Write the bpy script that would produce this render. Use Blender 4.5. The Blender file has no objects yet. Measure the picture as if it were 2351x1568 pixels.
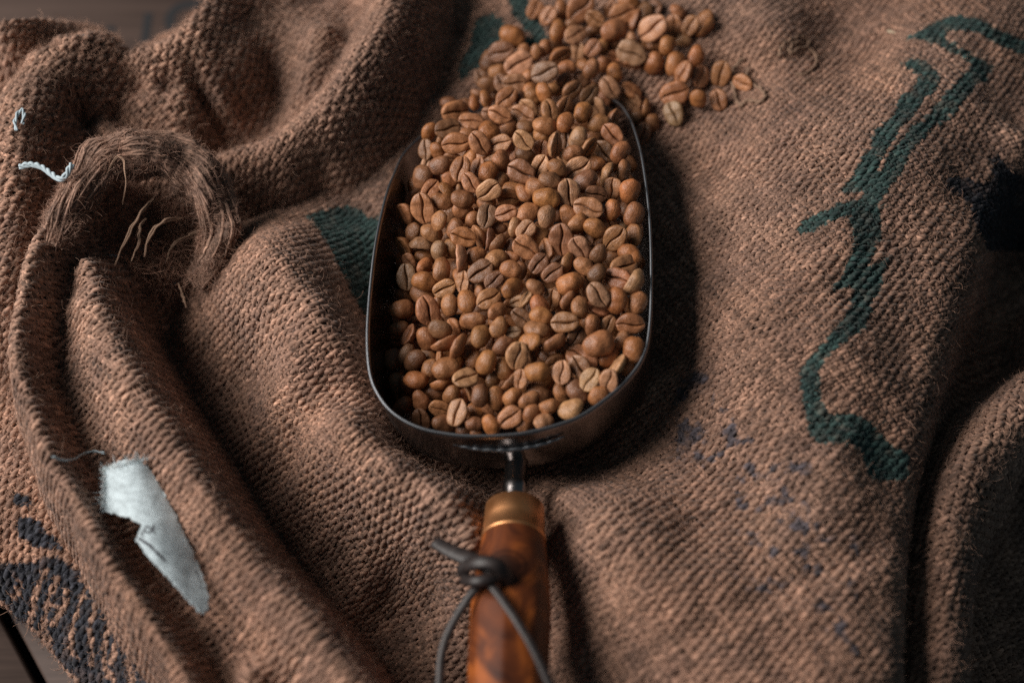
import bpy, math
import numpy as np
from mathutils import Vector, Matrix

rng = np.random.default_rng(11)
MM = 0.001
SC = bpy.context.scene
COL = SC.collection

# ------------------------------------------------------------------ camera
ELEV = math.radians(62.0)
LENS, SENSOR = 60.0, 36.0
DIST = 622.0
TGT = np.array([0.0, 0.0, 30.0])
FW = np.array([0.0, math.cos(ELEV), -math.sin(ELEV)])
UP = np.array([0.0, math.sin(ELEV), math.cos(ELEV)])
RT = np.array([1.0, 0.0, 0.0])
CAM = TGT - FW * DIST
PW, PH = 2351.0, 1568.0          # size of the survey picture the measurements were taken from
KK = SENSOR / LENS / PW

def at(px, py, z):
    """world point (mm) seen at survey position px,py at height z"""
    d = FW + RT * ((px - PW / 2) * KK) + UP * ((PH / 2 - py) * KK)
    return CAM + d * ((z - CAM[2]) / d[2])

def at_depth(px, py, depth):
    d = FW + RT * ((px - PW / 2) * KK) + UP * ((PH / 2 - py) * KK)
    return CAM + d * depth

def proj(p):
    q = p - CAM
    f = q @ FW
    return PW / 2 + (q @ RT) / f / KK, PH / 2 - (q @ UP) / f / KK, f

cam = bpy.data.cameras.new("camera")
cam.lens, cam.sensor_width = LENS, SENSOR
cam.clip_start, cam.clip_end = 0.02, 20.0
camo = bpy.data.objects.new("camera", cam)
COL.objects.link(camo)
camo.matrix_world = Matrix(((RT[0], UP[0], -FW[0], CAM[0] * MM), (RT[1], UP[1], -FW[1], CAM[1] * MM),
                            (RT[2], UP[2], -FW[2], CAM[2] * MM), (0, 0, 0, 1)))
cam.dof.use_dof = True
_fp = at(1180, 520, 38)
cam.dof.focus_distance = float((_fp - CAM) @ FW) * MM
cam.dof.aperture_fstop = 3.7
cam.dof.aperture_blades = 7
SC.camera = camo

# ------------------------------------------------------------------ light
w = bpy.data.worlds.new("World"); SC.world = w; w.use_nodes = True
bg = w.node_tree.nodes["Background"]
bg.inputs[0].default_value = (0.52, 0.76, 0.92, 1)
bg.inputs[1].default_value = 0.07

def area(name, loc, tgt, sx, sy, power, col):
    l = bpy.data.lights.new(name, 'AREA'); l.shape = 'RECTANGLE'; l.size = sx * MM; l.size_y = sy * MM
    l.energy = power; l.color = col
    o = bpy.data.objects.new(name, l); COL.objects.link(o)
    o.location = [c * MM for c in loc]
    o.rotation_euler = (Vector(tgt) - Vector(loc)).to_track_quat('-Z', 'Y').to_euler()
    return o
area("window_light", (-980, 90, 790), (10, -10, 0), 800, 800, 25.5, (1.0, 0.945, 0.89))

SC.view_settings.view_transform = 'Standard'
SC.view_settings.look = 'None'
SC.view_settings.exposure = 0.0
SC.view_settings.gamma = 1.0
SC.cycles.use_denoising = False
SC.cycles.max_bounces = 6
SC.cycles.diffuse_bounces = 3
SC.cycles.glossy_bounces = 3

# ------------------------------------------------------------------ small helpers
def tag(o, label=None, cat=None, group=None, kind=None):
    if label: o["label"] = label
    if cat: o["category"] = cat
    if group: o["group"] = group
    if kind: o["kind"] = kind
    return o

def empty(name, loc=(0, 0, 0)):
    o = bpy.data.objects.new(name, None); o.empty_display_size = 0.01
    o.location = [c * MM for c in loc]; COL.objects.link(o)
    return o

def mesh_np(name, V, Q, smooth=True, uv=None, col=None, mat=None, parent=None, tri=False):
    """V (n,3) in mm, Q (m,4) or (m,3) indices"""
    me = bpy.data.meshes.new(name)
    k = Q.shape[1]
    me.vertices.add(len(V)); me.vertices.foreach_set("co", (V * MM).astype(np.float32).ravel())
    me.loops.add(Q.size); me.loops.foreach_set("vertex_index", Q.astype(np.int32).ravel())
    me.polygons.add(len(Q)); me.polygons.foreach_set("loop_start", np.arange(0, Q.size, k, dtype=np.int32))
    if smooth: me.polygons.foreach_set("use_smooth", np.ones(len(Q), bool))
    if uv is not None:
        l = me.uv_layers.new(name="UVMap"); l.data.foreach_set("uv", uv[Q.ravel()].astype(np.float32).ravel())
    if col is not None:
        a = me.color_attributes.new("Col", 'FLOAT_COLOR', 'POINT')
        a.data.foreach_set("color", np.c_[col, np.ones(len(col))].astype(np.float32).ravel())
    me.update(); me.validate()
    if mat: me.materials.append(mat)
    o = bpy.data.objects.new(name, me); COL.objects.link(o)
    if parent is not None:
        o.parent = parent
        o.location = -parent.location
    return o

def grid_faces(nu, nv, closed_u=False, closed_v=False):
    iu = np.arange(nu if closed_u else nu - 1); iv = np.arange(nv if closed_v else nv - 1)
    I, J = np.meshgrid(iu, iv, indexing='ij')
    I2, J2 = (I + 1) % nu, (J + 1) % nv
    return np.stack([I * nv + J, I2 * nv + J, I2 * nv + J2, I * nv + J2], -1).reshape(-1, 4)

def catmull(P, n):
    P = np.asarray(P, float)
    m = len(P)
    E = np.vstack([2 * P[0] - P[1], P, 2 * P[-1] - P[-2]])
    t = np.linspace(0, m - 1, n); i = np.minimum(t.astype(int), m - 2); f = (t - i)[:, None]
    a, b, c, d = E[i], E[i + 1], E[i + 2], E[i + 3]
    return 0.5 * (2 * b + (c - a) * f + (2 * a - 5 * b + 4 * c - d) * f ** 2 + (3 * b - a - 3 * c + d) * f ** 3)

def catmull_closed(P, n):
    P = np.asarray(P, float); m = len(P)
    t = np.linspace(0, m, n, endpoint=False); i = t.astype(int); f = (t - i)[:, None]
    a, b, c, d = P[(i - 1) % m], P[i % m], P[(i + 1) % m], P[(i + 2) % m]
    return 0.5 * (2 * b + (c - a) * f + (2 * a - 5 * b + 4 * c - d) * f ** 2 + (3 * b - a - 3 * c + d) * f ** 3)

def tube(P, R, sides=8, flat=1.0, caps=True):
    """tube along P (n,3) with radii R; returns V,Q,uv"""
    P = np.asarray(P, float); n = len(P)
    R = np.broadcast_to(R, (n,)).astype(float)
    T = np.gradient(P, axis=0); T /= np.linalg.norm(T, axis=1)[:, None] + 1e-9
    ref = np.array([0, 0, 1.0])
    S = np.cross(T, ref); S /= np.linalg.norm(S, axis=1)[:, None] + 1e-9
    N = np.cross(S, T)
    a = np.linspace(0, 2 * np.pi, sides, endpoint=False)
    if caps:
        P = np.vstack([P[:1] - T[:1] * R[0] * .3, P, P[-1:] + T[-1:] * R[-1] * .3]); R = np.r_[R[0] * .05, R, R[-1] * .05]
        S = np.vstack([S[:1], S, S[-1:]]); N = np.vstack([N[:1], N, N[-1:]]); n += 2
    V = P[:, None] + R[:, None, None] * (np.cos(a)[None, :, None] * S[:, None] + flat * np.sin(a)[None, :, None] * N[:, None])
    L = np.r_[0, np.cumsum(np.linalg.norm(np.diff(P, axis=0), axis=1))]
    uv = np.stack([np.repeat(L[:, None], sides, 1), np.repeat((a / (2 * np.pi))[None], n, 0)], -1).reshape(-1, 2)
    return V.reshape(-1, 3), grid_faces(n, sides, False, True), uv

def inpoly(x, y, poly):
    poly = np.asarray(poly, float); r = np.zeros(x.shape, bool); j = len(poly) - 1
    for i in range(len(poly)):
        xi, yi = poly[i]; xj, yj = poly[j]
        c = ((yi > y) != (yj > y)) & (x < (xj - xi) * (y - yi) / (yj - yi + 1e-12) + xi)
        r ^= c; j = i
    return r

def vnoise(x, y, s, seed):
    """smooth value noise in -1..1, cell size s"""
    r = np.random.default_rng(seed); T = r.uniform(-1, 1, (256, 256))
    u, v = x / s + 1000.3, y / s + 1000.7
    i, j = np.floor(u).astype(int), np.floor(v).astype(int); f, g = u - i, v - j
    f = f * f * (3 - 2 * f); g = g * g * (3 - 2 * g)
    a = T[i % 256, j % 256]; b = T[(i + 1) % 256, j % 256]; c = T[i % 256, (j + 1) % 256]; d = T[(i + 1) % 256, (j + 1) % 256]
    return (a * (1 - f) + b * f) * (1 - g) + (c * (1 - f) + d * f) * g

# ------------------------------------------------------------------ materials
class NT:
    def __init__(s, name):
        s.m = bpy.data.materials.new(name); s.m.use_nodes = True
        s.t = s.m.node_tree; s.p = s.t.nodes["Principled BSDF"]; s.out = s.t.nodes["Material Output"]
    def n(s, kind, **kw):
        x = s.t.nodes.new(kind)
        for k, v in kw.items():
            if k.startswith('i_'):
                x.inputs[k[2:].replace('_', ' ')].default_value = v
            else: setattr(x, k, v)
        return x
    def l(s, a, b): s.t.links.new(a, b)
    def mix(s, blend, fac, a, b):
        x = s.t.nodes.new('ShaderNodeMix'); x.data_type = 'RGBA'; x.blend_type = blend
        for sock, v in ((x.inputs[0], fac), (x.inputs[6], a), (x.inputs[7], b)):
            if hasattr(v, 'links'): s.l(v, sock)
            else: sock.default_value = v if not isinstance(v, tuple) else (*v, 1)[:4]
        return x.outputs[2]
    def ramp(s, src, stops):
        x = s.t.nodes.new('ShaderNodeValToRGB'); e = x.color_ramp.elements
        e[0].position, e[0].color = stops[0][0], (*stops[0][1], 1)
        e[1].position, e[1].color = stops[-1][0], (*stops[-1][1], 1)
        for p, c in stops[1:-1]:
            q = e.new(p); q.color = (*c, 1)
        s.l(src, x.inputs[0]); return x.outputs[0]
    def bump(s, h, strength, dist):
        b = s.n('ShaderNodeBump'); b.inputs['Strength'].default_value = strength; b.inputs['Distance'].default_value = dist
        s.l(h, b.inputs['Height']); s.l(b.outputs[0], s.p.inputs['Normal']); return b

def g3(v): return (v, v, v)

def make_yarn_mat(name):
    k = NT(name)
    uv = k.n('ShaderNodeUVMap', uv_map="UVMap")
    mp = k.n('ShaderNodeMapping'); mp.inputs['Scale'].default_value = (0.32, 5.5, 1)
    k.l(uv.outputs[0], mp.inputs[0])
    nz = k.n('ShaderNodeTexNoise', i_Scale=1.0, i_Detail=3.0, i_Roughness=0.6); k.l(mp.outputs[0], nz.inputs['Vector'])
    g = k.n('ShaderNodeTexCoord')
    n2 = k.n('ShaderNodeTexNoise', i_Scale=55.0, i_Detail=4.0, i_Roughness=0.65); k.l(g.outputs['Object'], n2.inputs['Vector'])
    at_ = k.n('ShaderNodeAttribute', attribute_name="Col")
    r1 = k.ramp(nz.outputs[0], [(0.28, g3(0.30)), (0.5, g3(0.92)), (0.72, g3(1.85))])
    r2 = k.ramp(n2.outputs[0], [(0.3, (0.72, 0.70, 0.72)), (0.7, (1.25, 1.2, 1.14))])
    c = k.mix('MULTIPLY', 1.0, at_.outputs['Color'], r1)
    c = k.mix('MULTIPLY', 1.0, c, r2)
    k.l(c, k.p.inputs['Base Color'])
    k.p.inputs['Roughness'].default_value = 0.75
    k.p.inputs['Specular IOR Level'].default_value = 0.25
    k.p.inputs['Sheen Weight'].default_value = 0.15
    k.bump(nz.outputs[0], 0.9, 0.00035)
    return k.m

M = {}
M['yarn'] = make_yarn_mat("jute_yarn")

k = NT("jute_backing")
a_ = k.n('ShaderNodeAttribute', attribute_name="Col"); gg = k.n('ShaderNodeTexCoord')
nz = k.n('ShaderNodeTexNoise', i_Scale=900.0, i_Detail=2.0); k.l(gg.outputs['Object'], nz.inputs['Vector'])
c = k.mix('MULTIPLY', 1.0, a_.outputs['Color'], k.ramp(nz.outputs[0], [(0.3, g3(0.12)), (0.7, g3(0.48))]))  # cloth colour darkened, painted shade for the gaps between yarns
k.l(c, k.p.inputs['Base Color']); k.p.inputs['Roughness'].default_value = 0.95; M['backing'] = k.m

k = NT("jute_fibre")
a_ = k.n('ShaderNodeAttribute', attribute_name="Col"); k.l(a_.outputs['Color'], k.p.inputs['Base Color'])
k.p.inputs['Roughness'].default_value = 0.6; k.p.inputs['Specular IOR Level'].default_value = 0.3; M['fibre'] = k.m

def bean_mat(name, attr):
    k = NT(name)
    g = k.n('ShaderNodeTexCoord'); oi = k.n('ShaderNodeObjectInfo')
    add = k.n('ShaderNodeVectorMath', operation='ADD'); k.l(g.outputs['Object'], add.inputs[0])
    sc = k.n('ShaderNodeVectorMath', operation='SCALE'); k.l(oi.outputs['Random'], sc.inputs['Scale']); sc.inputs[0].default_value = (3.1, 1.7, 2.3)
    k.l(sc.outputs[0], add.inputs[1])
    v = add.outputs[0]
    if not attr:
        vs = k.n('ShaderNodeVectorMath', operation='SCALE'); vs.inputs['Scale'].default_value = 0.0048; k.l(v, vs.inputs[0]); v = vs.outputs[0]
    big = k.n('ShaderNodeTexNoise', i_Scale=170.0, i_Detail=3.0, i_Roughness=0.6); k.l(v, big.inputs['Vector'])
    fine = k.n('ShaderNodeTexNoise', i_Scale=1100.0, i_Detail=4.0, i_Roughness=0.7); k.l(v, fine.inputs['Vector'])
    mp = k.n('ShaderNodeMapping'); mp.inputs['Scale'].default_value = (400, 1600, 1600); k.l(v, mp.inputs[0])
    wr = k.n('ShaderNodeTexNoise', i_Scale=1.0, i_Detail=3.0, i_Distortion=0.8); k.l(mp.outputs[0], wr.inputs['Vector'])
    if attr:
        a = k.n('ShaderNodeAttribute', attribute_name="Tone"); base = a.outputs['Color']
    else: base = oi.outputs['Color']
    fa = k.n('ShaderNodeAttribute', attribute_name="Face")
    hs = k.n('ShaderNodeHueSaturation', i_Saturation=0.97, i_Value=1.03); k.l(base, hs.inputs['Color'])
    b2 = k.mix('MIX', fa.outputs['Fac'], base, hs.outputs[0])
    dk = k.n('ShaderNodeMapRange'); dk.inputs['From Min'].default_value = -1.2; dk.inputs['From Max'].default_value = 0.2; dk.inputs['To Min'].default_value = 0.22; dk.inputs['To Max'].default_value = 1.0; k.l(fa.outputs['Fac'], dk.inputs['Value'])  # crease slit darkened in the colour, painting the shade of its depth
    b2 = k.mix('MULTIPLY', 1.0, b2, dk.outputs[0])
    c = k.mix('MULTIPLY', 1.0, b2, k.ramp(big.outputs[0], [(0.3, (0.68, 0.62, 0.58)), (0.7, (1.25, 1.25, 1.25))]))
    c = k.mix('MULTIPLY', 1.0, c, k.ramp(fine.outputs[0], [(0.30, g3(0.50)), (0.44, g3(0.95)), (0.72, g3(1.25))]))
    k.l(c, k.p.inputs['Base Color'])
    k.p.inputs['Roughness'].default_value = 0.38; k.p.inputs['Specular IOR Level'].default_value = 0.5
    h = k.mix('MIX', 0.5, fine.outputs[0], wr.outputs[0])
    k.bump(h, 0.8, 0.0006)
    return k.m
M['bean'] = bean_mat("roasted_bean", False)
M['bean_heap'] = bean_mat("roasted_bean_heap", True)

k = NT("steel_sheet")
g = k.n('ShaderNodeTexCoord')
n1 = k.n('ShaderNodeTexNoise', i_Scale=60.0, i_Detail=5.0, i_Roughness=0.7); k.l(g.outputs['Object'], n1.inputs['Vector'])
n2 = k.n('ShaderNodeTexNoise', i_Scale=900.0, i_Detail=3.0); k.l(g.outputs['Object'], n2.inputs['Vector'])
k.p.inputs['Metallic'].default_value = 1.0
k.l(k.ramp(n1.outputs[0], [(0.3, (0.16, 0.145, 0.14)), (0.7, (0.34, 0.31, 0.30))]), k.p.inputs['Base Color'])
k.l(k.ramp(n1.outputs[0], [(0.3, g3(0.34)), (0.7, g3(0.17))]), k.p.inputs['Roughness'])
k.bump(n2.outputs[0], 0.25, 0.0001)
M['steel'] = k.m

k = NT("worn_rim_steel")
k.p.inputs['Metallic'].default_value = 1.0; k.p.inputs['Base Color'].default_value = (0.20, 0.21, 0.225, 1); k.p.inputs['Roughness'].default_value = 0.5
M['rim'] = k.m
k = NT("brass_ferrule")
g = k.n('ShaderNodeTexCoord'); n1 = k.n('ShaderNodeTexNoise', i_Scale=120.0, i_Detail=4.0); k.l(g.outputs['Object'], n1.inputs['Vector'])
k.p.inputs['Metallic'].default_value = 1.0
k.l(k.ramp(n1.outputs[0], [(0.3, (0.60, 0.27, 0.11)), (0.7, (0.85, 0.43, 0.20))]), k.p.inputs['Base Color']); k.p.inputs['Roughness'].default_value = 0.48
M['brass'] = k.m

k = NT("polished_walnut")
uv = k.n('ShaderNodeUVMap', uv_map="UVMap")
mp = k.n('ShaderNodeMapping'); mp.inputs['Scale'].default_value = (0.022, 2.2, 1); k.l(uv.outputs[0], mp.inputs[0])
wv = k.n('ShaderNodeTexNoise', i_Scale=2.2, i_Detail=4.0, i_Distortion=1.6); k.l(mp.outputs[0], wv.inputs['Vector'])
sep = k.n('ShaderNodeTexCoord')
# one dark eye of grain near the ferrule
km = k.n('ShaderNodeMapping'); k.l(uv.outputs[0], km.inputs[0]); km.inputs['Location'].default_value = (-24 * 0.1, -0.215 * 6.5, 0); km.inputs['Scale'].default_value = (0.1, 6.5, 1)
ln = k.n('ShaderNodeVectorMath', operation='LENGTH'); k.l(km.outputs[0], ln.inputs[0])
eye = k.ramp(ln.outputs['Value'], [(0.0, g3(0.18)), (0.45, g3(0.3)), (0.52, g3(0.65)), (0.62, g3(0.32)), (0.75, g3(0.85)), (1.0, g3(1.0))])
c = k.ramp(wv.outputs[0], [(0.3, (0.045, 0.012, 0.005)), (0.47, (0.13, 0.033, 0.009)), (0.62, (0.36, 0.095, 0.018)), (0.8, (0.22, 0.055, 0.012))])
c = k.mix('MULTIPLY', 1.0, c, eye)
k.l(c, k.p.inputs['Base Color']); k.p.inputs['Roughness'].default_value = 0.5; k.p.inputs['Specular IOR Level'].default_value = 0.3
M['wood'] = k.m

k = NT("dark_leather")
g = k.n('ShaderNodeTexCoord'); n1 = k.n('ShaderNodeTexNoise', i_Scale=500.0, i_Detail=3.0); k.l(g.outputs['Object'], n1.inputs['Vector'])
k.l(k.ramp(n1.outputs[0], [(0.3, (0.012, 0.009, 0.009)), (0.7, (0.03, 0.02, 0.018))]), k.p.inputs['Base Color'])
k.p.inputs['Roughness'].default_value = 0.5; k.bump(n1.outputs[0], 0.4, 0.0003)
M['leather'] = k.m

k = NT("table_board")
g = k.n('ShaderNodeTexCoord'); mp = k.n('ShaderNodeMapping'); mp.inputs['Scale'].default_value = (12, 220, 60); k.l(g.outputs['Object'], mp.inputs[0])
n1 = k.n('ShaderNodeTexNoise', i_Scale=1.0, i_Detail=5.0, i_Roughness=0.65); k.l(mp.outputs[0], n1.inputs['Vector'])
k.l(k.ramp(n1.outputs[0], [(0.3, (0.045, 0.027, 0.021)), (0.7, (0.09, 0.057, 0.045))]), k.p.inputs['Base Color'])
k.p.inputs['Roughness'].default_value = 0.7; k.bump(n1.outputs[0], 0.4, 0.0004)
M['board'] = k.m
k = NT("stencil_paint"); k.p.inputs['Base Color'].default_value = (0.012, 0.012, 0.014, 1); k.p.inputs['Roughness'].default_value = 0.8; M['stencil'] = k.m

k = NT("white_cotton_label")
uv = k.n('ShaderNodeUVMap', uv_map="UVMap"); a_ = k.n('ShaderNodeAttribute', attribute_name="Col")
w1 = k.n('ShaderNodeTexWave', i_Scale=1.0, i_Distortion=1.5); w1.bands_direction = 'X'; w1.inputs['Scale'].default_value = 0.5; k.l(uv.outputs[0], w1.inputs['Vector'])
w2 = k.n('ShaderNodeTexWave', i_Scale=1.0, i_Distortion=1.5); w2.bands_direction = 'Y'; w2.inputs['Scale'].default_value = 0.5; k.l(uv.outputs[0], w2.inputs['Vector'])
h = k.mix('MIX', 0.5, w1.outputs[0], w2.outputs[0])
n1 = k.n('ShaderNodeTexNoise', i_Scale=0.12, i_Detail=5.0, i_Roughness=0.7); k.l(uv.outputs[0], n1.inputs['Vector'])
c = k.mix('MULTIPLY', 1.0, a_.outputs['Color'], k.ramp(h, [(0.1, g3(0.72)), (0.7, g3(1.08))]))
c = k.mix('MULTIPLY', 1.0, c, k.ramp(n1.outputs[0], [(0.35, g3(0.72)), (0.6, g3(1.08))]))
k.l(c, k.p.inputs['Base Color']); k.p.inputs['Roughness'].default_value = 0.85; k.bump(h, 0.5, 0.0003)
M['label'] = k.m
k = NT("white_thread"); k.p.inputs['Base Color'].default_value = (0.40, 0.48, 0.52, 1); k.p.inputs['Roughness'].default_value = 0.8; M['thread'] = k.m
k = NT("brown_string")
g = k.n('ShaderNodeUVMap', uv_map="UVMap"); wv = k.n('ShaderNodeTexWave'); wv.inputs['Scale'].default_value = 0.5; k.l(g.outputs[0], wv.inputs['Vector'])
k.l(k.ramp(wv.outputs[0], [(0.2, (0.16, 0.095, 0.062)), (0.8, (0.36, 0.225, 0.15))]), k.p.inputs['Base Color']); k.p.inputs['Roughness'].default_value = 0.85; M['string'] = k.m
k = NT("pale_chaff"); k.p.inputs['Base Color'].default_value = (0.5, 0.4, 0.28, 1); k.p.inputs['Roughness'].default_value = 0.6; M['chaff'] = k.m

#@@CLOTH
# ------------------------------------------------------------------ draped sacks
GX0, GX1, GY0, GY1, GS = -330.0, 330.0, -260.0, 320.0, 2.0
GNX, GNY = int((GX1 - GX0) / GS) + 1, int((GY1 - GY0) / GS) + 1

class Height:
    def __init__(s, pts, seed, rough=1.0, lam=0.5):
        P = np.array(pts)
        X, Z = P[:, :2] / 100.0, P[:, 2]
        n = len(X)
        def K(r2): return np.where(r2 > 1e-12, 0.5 * r2 * np.log(r2 + 1e-12), 0.0)
        A = np.zeros((n + 3, n + 3)); A[:n, :n] = K(((X[:, None] - X[None]) ** 2).sum(-1)) + np.eye(n) * lam * 1e-3
        A[:n, n] = 1; A[:n, n + 1:] = X; A[n, :n] = 1; A[n + 1:, :n] = X.T
        wv = np.linalg.solve(A, np.r_[Z, 0, 0, 0])
        gx = np.linspace(GX0, GX1, GNX); gy = np.linspace(GY0, GY1, GNY)
        xx, yy = np.meshgrid(gx, gy, indexing='ij'); Q = np.stack([xx, yy], -1).reshape(-1, 2) / 100.0
        H = wv[n] + Q @ wv[n + 1:]
        for i in range(n): H += wv[i] * K(((Q - X[i]) ** 2).sum(-1))
        H = H.reshape(GNX, GNY)
        H = np.clip(H, -66, 62)
        H += rough * (1.3 * vnoise(xx, yy, 26, seed) + 0.9 * vnoise(xx * .8 + yy * .6, yy * .8 - xx * .6, 13, seed + 1) + 0.35 * vnoise(xx, yy, 6, seed + 2))
        H += rough * (1.0 - 2.2 * np.abs(vnoise(xx * .9 + yy * .4, yy * .9 - xx * .4, 21, seed + 3)) - 1.0 * np.abs(vnoise(xx * .5 - yy * .8, yy * .5 + xx * .8, 10, seed + 4))) * 1.0
        s.H = H; s.Gx, s.Gy = np.gradient(H, GS)
    def _s(s, F, x, y):
        u = np.clip((x - GX0) / GS, 0, GNX - 1.001); v = np.clip((y - GY0) / GS, 0, GNY - 1.001)
        i, j = u.astype(int), v.astype(int); f, g = u - i, v - j
        return (F[i, j] * (1 - f) + F[i + 1, j] * f) * (1 - g) + (F[i, j + 1] * (1 - f) + F[i + 1, j + 1] * f) * g
    def z(s, x, y): return s._s(s.H, x, y)
    def nrm(s, x, y):
        n = np.stack([-s._s(s.Gx, x, y), -s._s(s.Gy, x, y), np.ones_like(x)], -1)
        return n / np.linalg.norm(n, axis=-1, keepdims=True)

def relax(H, ang, cx, cy, ra, rb, g=5.0, comp=0.9, iters=350):
    na, nb = int(2 * ra / g) + 1, int(2 * rb / g) + 1
    A, B = np.meshgrid(np.linspace(-ra, ra, na), np.linspace(-rb, rb, nb), indexing='ij')
    g = 2 * ra / (na - 1); gb = 2 * rb / (nb - 1)
    c, s_ = math.cos(ang), math.sin(ang)
    X = cx + comp * (A * c - B * s_); Y = cy + comp * (A * s_ + B * c)
    d = math.hypot(g, gb)
    E = [((slice(0, -1), slice(None)), (slice(1, None), slice(None)), g, 1.0),
         ((slice(None), slice(0, -1)), (slice(None), slice(1, None)), gb, 1.0),
         ((slice(0, -1), slice(0, -1)), (slice(1, None), slice(1, None)), d, 0.35),
         ((slice(1, None), slice(0, -1)), (slice(0, -1), slice(1, None)), d, 0.35)]
    for it in range(iters):
        Z = H.z(X, Y); dX = np.zeros_like(X); dY = np.zeros_like(Y)
        for a, b, L, wgt in E:
            ex, ey, ez = X[b] - X[a], Y[b] - Y[a], Z[b] - Z[a]
            l = np.sqrt(ex * ex + ey * ey + ez * ez) + 1e-9
            k_ = wgt * 0.16 * np.clip((l - L) / l, -0.6, 0.6)
            dX[a] += k_ * ex; dX[b] -= k_ * ex; dY[a] += k_ * ey; dY[b] -= k_ * ey
        X += dX; Y += dY
    def pos(a, b):
        u = np.clip((a + ra) / g, 0, na - 1.001); v = np.clip((b + rb) / gb, 0, nb - 1.001)
        i, j = u.astype(int), v.astype(int); f, h = u - i, v - j
        def W(t): return [-.5 * t + t * t - .5 * t ** 3, 1 - 2.5 * t * t + 1.5 * t ** 3, .5 * t + 2 * t * t - 1.5 * t ** 3, -.5 * t * t + .5 * t ** 3]
        wi, wj = W(f), W(h); x = 0; y = 0
        for p in range(4):
            for q in range(4):
                I = np.clip(i + p - 1, 0, na - 1); J = np.clip(j + q - 1, 0, nb - 1); ww = wi[p] * wj[q]
                x = x + ww * X[I, J]; y = y + ww * Y[I, J]
        return x, y
    return pos

BASE = np.array([0.300, 0.184, 0.134])
GREEN = np.array([0.026, 0.066, 0.062])
NAVY = np.array([0.018, 0.024, 0.036])

def c3(L): return [(1534.9 + x * .3477, y * .3477) for x, y in L]
def c6(L): return [(1534.9 + x * .3477, 501.2 + y * .3477) for x, y in L]
def c7(L): return [(x * .3476, 1023 + y * .3476) for x, y in L]
GREEN_POLYS = [
 c3([(1570,265),(1680,190),(1780,140),(1900,110),(2030,120),(2130,170),(2250,240),(2500,340),(2500,430),(2230,330),(2120,260),(2000,215),(1900,205),(1830,225),(1830,250),(1960,330),(2080,400),(2145,450),(2110,520),(2030,580),(1960,660),(1900,730),(1850,790),(1740,840),(1700,900),(1620,980),(1570,1060),(1540,1150),(1500,1200),(1430,1290),(1380,1340),(1290,1260),(1380,1160),(1420,1120),(1440,1040),(1480,980),(1560,900),(1600,830),(1690,790),(1760,700),(1850,600),(1930,500),(1985,470),(1990,430),(1930,370),(1870,360),(1790,310),(1700,270)]),
 c3([(1540,420),(1620,390),(1700,410),(1760,450),(1790,500),(1780,570),(1740,620),(1680,680),(1610,790),(1530,850),(1500,920),(1440,1000),(1400,1060),(1380,1160),(1290,1250),(1270,1270),(1160,1290),(1130,1240),(1200,1180),(1230,1120),(1260,1070),(1280,1020),(1340,990),(1340,930),(1370,870),(1420,810),(1490,760),(1510,700),(1540,630),(1600,600),(1640,560),(1630,500),(1590,460)]),
 c3([(1290,1250),(1430,1280),(1380,1340),(1390,1400),(1402,1450),(1400,1600),(1225,1600),(1220,1500),(1190,1430),(1110,1450),(1030,1490),(950,1530),(870,1545),(845,1520),(880,1470),(960,1420),(1050,1380),(1150,1340),(1270,1310)]),
 c6([(1210,-20),(1220,60),(1225,150),(1210,230),(1170,310),(1140,390),(1070,490),(1180,460),(1225,470),(1200,560),(1170,650),(1100,740),(1040,800),(980,870),(910,950),(870,1010),(870,1110),(890,1200),(910,1330),(940,1430),(1000,1500),(1150,1480),(1260,1530),(1310,1680),(1380,1740),(1500,1740),(1580,1700),(1580,1550),(1460,1480),(1385,1420),(1340,1350),(1250,1300),(1170,1290),(1090,1300),(1040,1260),(1010,1180),(1005,1080),(1000,990),(1040,930),(1100,860),(1180,800),(1280,730),(1330,650),(1350,560),(1390,480),(1410,400),(1440,340),(1450,265),(1410,270),(1380,300),(1310,320),(1340,250),(1370,180),(1395,80),(1400,-20)]),
 [(700,500),(740,485),(800,472),(826,480),(840,500),(870,505),(905,430),(930,760),(850,745),(800,660),(760,580),(735,530)],
 [(1089,60),(1105,38),(1130,35),(1150,45),(1165,62),(1160,100),(1135,120),(1130,140),(1095,160),(1060,190),(1055,150),(1080,110)],
 [(1165,-20),(1210,-20),(1225,30),(1262,90),(1262,130),(1235,110),(1215,75),(1180,40)],
 [(1190,80),(1230,95),(1240,120),(1215,130),(1195,105)],
]
BLACK_POLYS = [c3([(1800,1230),(1880,1160),(1980,1180),(2060,1220),(2130,1190),(2140,1100),(2110,1050),(2170,1030),(2230,1100),(2348,1180),(2700,1230),(2700,1700),(2100,1650),(2010,1450),(2000,1350),(1900,1290)])]  # black print, run on past its edge to paint the gap's shade
SPOT_BOXES = [(1555, 1640, 820, 1070), (1610, 1730, 940, 1050), (1690, 1860, 1060, 1360), (1870, 1970, 1200, 1520), (1700, 1740, 0, 40)]
NAVY_POLYS = [c7([(90,340),(130,318),(190,340),(212,400),(150,412),(95,385)]),
 c7([(125,480),(200,470),(280,510),(310,570),(380,630),(420,690),(330,690),(230,660),(130,600),(115,530)]),
 c7([(250,745),(360,735),(450,770),(540,830),(550,885),(450,870),(330,830)]),
 c7([(-200,800),(100,770),(250,760),(400,840),(560,900),(700,1060),(830,1210),(930,1320),(1000,1400),(1080,1440),(1120,1580),(1200,1750),(760,1750),(560,1568),(420,1450),(300,1230),(130,1150),(0,980),(-200,800)])]
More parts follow.
